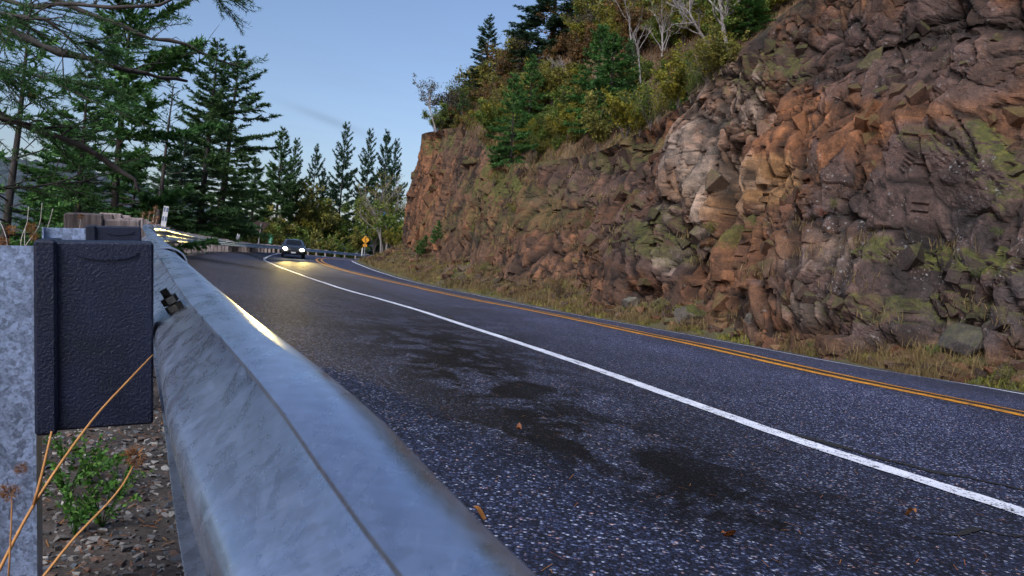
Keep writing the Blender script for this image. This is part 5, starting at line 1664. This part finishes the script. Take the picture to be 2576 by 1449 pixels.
# boulders at the foot of the rock
def boulder(x, y, wpx, hpx, label, moss, seed, col):
    b = ray_to(x, y, VERGE_BVH)
    if b is None: b = cliff_pt(x, y)
    import bmesh
    bm = bmesh.new(); bmesh.ops.create_icosphere(bm, subdivisions=4, radius=1.0)
    co = np.array([v_.co for v_ in bm.verts]); dd = unit(co)
    r_ = np.random.default_rng(seed); 
    rad_ = np.full(len(co), 9.0)
    for q in range(22):
        n_ = unit(r_.normal(size=3)); dpl = r_.uniform(.72, 1.0); k = dd @ n_
        rad_ = np.minimum(rad_, np.where(k > .05, dpl / np.maximum(k, .05), 9))
    co = dd * np.minimum(rad_, 1.25)[:, None] * (1 + .05 * (vnoise(dd[:, 0] * 5 + 9, dd[:, 1] * 5 + dd[:, 2] * 3 + 9, seed) - .5))[:, None]
    me = bpy.data.meshes.new('boulder'); bm.to_mesh(me); bm.free()
    me.vertices.foreach_set('co', co.astype(np.float32).ravel()); me.update()
    vcol(me, 'tint', np.tile(col, (len(co), 1))); vcol(me, 'cover', np.tile((moss, .7, 0), (len(co), 1)))
    me.polygons.foreach_set('use_smooth', np.zeros(len(me.polygons), bool)); me.materials.append(M_ROCK)
    s_ = b[1] / F
    o = link('boulder', me, None, tuple(b + np.array((0, .1, hpx * s_ * .25)))); o.scale = (wpx * s_ / 2, wpx * s_ * .42, hpx * s_ * .55); o.rotation_euler = (r_.uniform(-.3, .3), r_.uniform(-.3, .3), r_.uniform(0, 6))
    tag(o, label, 'boulder', 'boulders at the foot of the rock')
boulder(2095, 860, 120, 120, 'pale brown boulder at the road edge left of the dry weeds', .1, 5, (.22, .16, .12))
boulder(1735, 815, 90, 65, 'moss-topped boulder on the verge in the middle', 1.0, 6, (.08, .07, .06))
boulder(2440, 890, 150, 90, 'dark lichen-specked boulder on the verge at far right', .4, 7, (.05, .045, .047))
boulder(1590, 775, 50, 40, 'small grey boulder in the grass left of the mossy one', .3, 8, (.11, .10, .09))
boulder(2230, 865, 90, 70, 'brown angular boulder right of the pale one', .2, 9, (.10, .07, .055))
boulder(1900, 840, 80, 60, 'grey-brown boulder between the mossy and the pale ones', .3, 10, (.10, .085, .075))

# ------------------------------------------------------------------ gravel, needles and weeds by the posts
SHB = BVHTree.FromPolygons(SHV.tolist(), SHF.tolist())
def scatter_sh(n, seed, yr=(1.2, 6.5), xr=(-.95, .25)):
    r = np.random.default_rng(seed); out = []
    ys = r.uniform(0, 1, n) ** 1.5 * (yr[1] - yr[0]) + yr[0]
    for y in ys:
        lp = LIP.at(LIP.s_of_y(y)); x = lp[0] + r.uniform(*xr)
        h = SHB.ray_cast(Vector((x, y, 3)), Vector((0, 0, -1)))[0]
        if h is not None: out.append((h.x, h.y, h.z))
    return np.array(out)
pts = scatter_sh(12000, 81)
r = np.random.default_rng(82)
hulls = []
for i in range(8):
    mm = hull_mesh('pebble', 9, (1, .8, .6), 300 + i)
    vs = np.array([v_.co for v_ in mm.vertices]); fs = [tuple(p_.vertices) for p_ in mm.polygons]
    tri = np.array([(f_[0], f_[k], f_[k + 1]) for f_ in fs for k in range(1, len(f_) - 1)]); hulls.append((vs, tri))
    bpy.data.meshes.remove(mm)
m = MB()
gcol = np.array([(.05, .048, .05), (.09, .085, .085), (.15, .14, .135), (.035, .03, .03), (.10, .06, .045), (.06, .07, .085), (.22, .21, .20)])
for p in pts:
    vs, tri = hulls[r.integers(8)]
    a = r.random() * 6.28; s_ = .0045 + .010 * r.random() ** 2.5
    Rm = np.array(((math.cos(a), -math.sin(a), 0), (math.sin(a), math.cos(a), 0), (0, 0, 1)))
    m.add(vs @ Rm.T * s_ * r.uniform(.7, 1.4, 3) + p + np.array((0, 0, s_ * .2)), t=tri, col=gcol[int(r.integers(7))] * r.uniform(.6, 1.2))
k_ = NT('pebbles').set(Roughness=.8); k_.color(k_.mix(1.0, k_.attr('tint').outputs['Color'], k_.ramp(k_.noise(k_.pos(), 150, 3).outputs[0], [(.3, .7), (.7, 1.3)]), 'MULTIPLY')); M_PEB = k_.m
tag(m.build('gravel', M_PEB), 'loose dark gravel on the ground under the guardrail', 'gravel', kind='stuff')
M_NEED = leafy('fallen_needles', [(.12, .035, .012), (.24, .085, .022), (.30, .14, .04), (.18, .06, .03)], .1)
def needles(name, pts, label, seed, L=(.02, .05)):
    r = np.random.default_rng(seed); n = len(pts)
    a = r.random(n) * 6.28; d = np.c_[np.cos(a), np.sin(a), r.normal(0, .12, n)] * r.uniform(*L, (n, 1)); s_ = unit(np.cross(d, np.array((0, 0, 1.0)))) * .0011
    p = pts + np.array((0, 0, .008))
    V = np.stack((p - s_, p + s_, p + d + s_, p + d - s_), 1).reshape(-1, 3); c = np.repeat(r.random(n), 4)
    m = MB(); m.add(V, np.arange(4 * n).reshape(-1, 4), col=np.stack((c, c, c), -1))
    tag(m.build(name, M_NEED), label, 'pine needles', kind='stuff')
needles('fallen_needles', scatter_sh(1500, 83), 'orange fallen conifer needles on the gravel under the guardrail', 84)
r = np.random.default_rng(85); pp = []
for q in range(900):
    y = 1.2 + 9 * r.random() ** 1.6; lp = LIP.at(LIP.s_of_y(y)); x = lp[0] + .35 + 4.5 * r.random() ** 1.5
    z = road_z(x, y)
    if z is not None: pp.append((x, y, z - .002))
needles('road_needles', np.array(pp), 'orange conifer needles scattered over the near asphalt', 86, (.02, .06))
def leaf_thing(x, y, size, label, seed):
    h = road_hit(x, y)
    if h is None: return
    r = np.random.default_rng(seed); n = 9
    u = np.linspace(0, 1, n); wv = np.sin(u * math.pi) ** .8 * size * .28
    pts_ = np.c_[(u - .5) * size, 0 * u, .012 + .02 * np.sin(u * 4 + seed)]
    V = np.stack((pts_ + np.c_[0 * u, wv, .3 * wv], pts_, pts_ + np.c_[0 * u, -wv, .35 * wv]), 1).reshape(-1, 3)
    me = raw_mesh('fallen_leaf', V, [grid_faces(n, 3)]); vcol(me, 'tint', np.full((len(V), 3), r.random())); smooth(me); me.materials.append(M_NEED)
    o = link('fallen_leaf', me, None, tuple(h)); o.rotation_euler = (0, 0, r.random() * 6.28); tag(o, label, 'leaf', 'fallen leaves on the asphalt')
leaf_thing(1208, 1305, .06, 'curled brown leaf on the asphalt beside the rail near the bottom edge', 1)
leaf_thing(1832, 1348, .07, 'thin orange leaf on the asphalt left of the dark stain at the bottom', 2)
leaf_thing(1305, 1078, .05, 'orange leaf scrap in the dark stain in the middle of the shoulder', 3)
leaf_thing(1890, 905, .05, 'tiny orange scrap on the asphalt above the white line', 4)
leaf_thing(2290, 1300, .05, 'brown leaf scrap right of the dark stain near the white line', 5)

M_WEED = leafy('weed_leaves', [(.02, .06, .012), (.04, .12, .02), (.07, .17, .03), (.10, .20, .04)], .35)
def ferny(x, y, Z, hgt_, label, seed, n_st=9):
    o_ = P(x, y, Z); h = SHB.ray_cast(Vector((o_[0], o_[1], 3)), Vector((0, 0, -1)))[0]
    if h is not None: o_ = np.array(h)
    r = np.random.default_rng(seed); t = thing('weed', label, 'weed', tuple(o_), 0, 'green weeds under the guardrail')
    st, lf = MB(), MB()
    for k in range(n_st):
        a = r.random() * 6.28; sp = r.uniform(.2, .9); u = np.linspace(0, 1, 6)
        pts_ = np.c_[np.cos(a) * sp * hgt_ * u ** 1.3, np.sin(a) * sp * hgt_ * u ** 1.3, hgt_ * r.uniform(.6, 1.1) * (u - .35 * sp * u ** 3)]
        st.tube(pts_, np.linspace(.0016, .0006, 6), 4, cap=False)
        for b in range(26):
            tq = r.uniform(.25, 1); o2 = np.array([np.interp(tq, u, pts_[:, i]) for i in range(3)])
            d = unit(r.normal(size=3) + np.array((math.cos(a), math.sin(a), .3))) * hgt_ * r.uniform(.05, .13); s_ = unit(np.cross(d, r.normal(size=3))) * np.linalg.norm(d) * .3
            c = r.random(); lf.add(np.array([o2, o2 + d * .5 + s_, o2 + d, o2 + d * .5 - s_]), [(0, 1, 2, 3)], col=(c, c, c))
    st.build('stems', M_WEED, t); lf.build('leaves', M_WEED, t)
for i, (x, y, Z, h_, lb) in enumerate(((160, 1330, 2.35, .20, 'tall green weed beside the steel post flange'), (215, 1300, 2.5, .15, 'feathery green weed in the middle of the gravel'), (250, 1400, 2.15, .15, 'low green weed near the bottom edge'), (180, 1430, 2.1, .16, 'dense green weed at the bottom edge next to the post'), (290, 1330, 2.4, .12, 'small green weed nearest the rail'), (150, 1250, 2.7, .12, 'small green weed farthest back by the post'))):
    ferny(x, y, Z, h_, lb, 500 + i, 10)

M_STRAW = plain('orange_straw', (.42, .20, .06), .7, var=.2, scale=30)
M_PALESTRAW = plain('pale_dead_stalk', (.42, .39, .36), .8, var=.2, scale=20)
M_SEED = leafy('brown_seed_heads', [(.10, .045, .02), (.20, .09, .035), (.30, .15, .06), (.16, .10, .06)], .2)
def stalk(name, lines, rad_, mat, label, heads=(), cat='dry stalk', group=None):
    t = thing(name, label, cat, tuple(P(*lines[0][0])), 0, group); inv = P(*lines[0][0])
    for ln in lines:
        w = spline(np.array([P(*q) for q in ln]) - inv, .02)
        m = MB(); m.tube(w, np.linspace(rad_, rad_ * .55, len(w)), 6); m.build('stem', mat, t, True)
    for (x, y, Z, s_) in heads:
        r = np.random.default_rng(int(x * 7 + y)); c = P(x, y, Z) - inv; n = 260; R0 = s_ * Z / F
        d = unit(r.normal(size=(n, 3))); A = c + d * R0 * .25; B = c + d * R0 * r.uniform(.6, 1.1, (n, 1))
        V, T, cc = blades(A, B, 1 / R0 * 1.6, R0 * .4, .14, r, .4, np.full(n, .2))
        m = MB(); m.add(V, t=T, col=cc); m.build('seed_head', M_SEED, t)
    return t
stalk('grass_stem', [[(-25, 1480, 1.0), (85, 1270, 1.04), (230, 1060, 1.12), (330, 950, 1.2), (384, 893, 1.28)], [(85, 1270, 1.04), (105, 1195, 1.04), (130, 1085, 1.05)]], .0022, M_STRAW, 'long orange grass stem slanting across the black block')
stalk('grass_stem', [[(90, 1475, .86), (190, 1350, .9), (270, 1268, .93), (312, 1215, .95), (338, 1165, .97)]], .0016, M_STRAW, 'shorter orange stem with a fuzzy tan head below the block', [(338, 1148, .97, 30)])
stalk('seed_head_stem', [[(20, 1475, .8), (28, 1330, .8), (30, 1245, .8)]], .001, M_STRAW, 'blurred rusty seed stem against the steel post at the left edge', [(22, 1238, .8, 26), (52, 1180, .82, 18)])
bl = [
    ([(20, 660, 3.6), (16, 600, 3.6), (-5, 545, 3.6)], [(8, 608, 3.6, 17)]), ([(52, 660, 3.8), (54, 600, 3.8), (68, 560, 3.8), (72, 520, 3.8)], [(28, 578, 3.8, 14)]),
    ([(66, 660, 3.7), (62, 610, 3.7), (63, 575, 3.7)], []), ([(100, 660, 3.9), (112, 600, 3.9), (128, 545, 3.9), (133, 525, 3.9)], [(86, 596, 3.9, 12)]),
    ([(40, 660, 4.0), (70, 610, 4.0), (98, 568, 4.0), (106, 512, 4.0)], [(78, 573, 4.0, 15)]), ([(150, 660, 4.2), (158, 610, 4.2), (172, 585, 4.2)], []),
    ([(118, 660, 4.1), (122, 615, 4.1), (114, 590, 4.1)], []), ([(185, 640, 4.3), (197, 590, 4.3), (204, 548, 4.3)], [(204, 545, 4.3, 9)])]
for i, (ln, hd_) in enumerate(bl):
    stalk('dead_stalk', [ln], .0026, M_PALESTRAW, ['pale dead stalk curving off the left edge behind the post', 'pale stalk bent at mid height, second from the left edge', 'short straight pale stalk, third from the left edge', 'pale stalk leaning right with a hooked tip behind the post', 'tallest slanting pale stalk crossing its neighbours behind the post', 'short pale stalk just left of the farther steel post', 'small curled pale stalk between the taller ones', 'dead stalk with a small brown head above the farther steel post'][i], hd_, group='dead stalks behind the posts')
st2 = [(500, 575, 520, 9.5), (483, 575, 532, 9.2), (507, 578, 545, 9.8), (462, 572, 535, 9.0), (494, 575, 548, 9.4)]
for i, (xf, yb, yt, Z) in enumerate(st2):
    x = xf * .7729
    stalk('dead_stalk', [[(x - 3, yb + 8, Z), (x, (yb + yt) / 2, Z), (x + 4, yt, Z)]], .004, M_PALESTRAW, ['tall brown-headed stalk left of the twin-blade marker', 'brown-headed stalk above the timber post', 'short brown-headed stalk nearest the twin-blade marker', 'thin stalk over the left end of the timber blocks', 'stubby brown-headed stalk over the rail hump'][i], [(x + 4, yt + 3, Z, 6), (x + 1, yt + 14, Z, 5)], group='dead stalks over the timber posts')
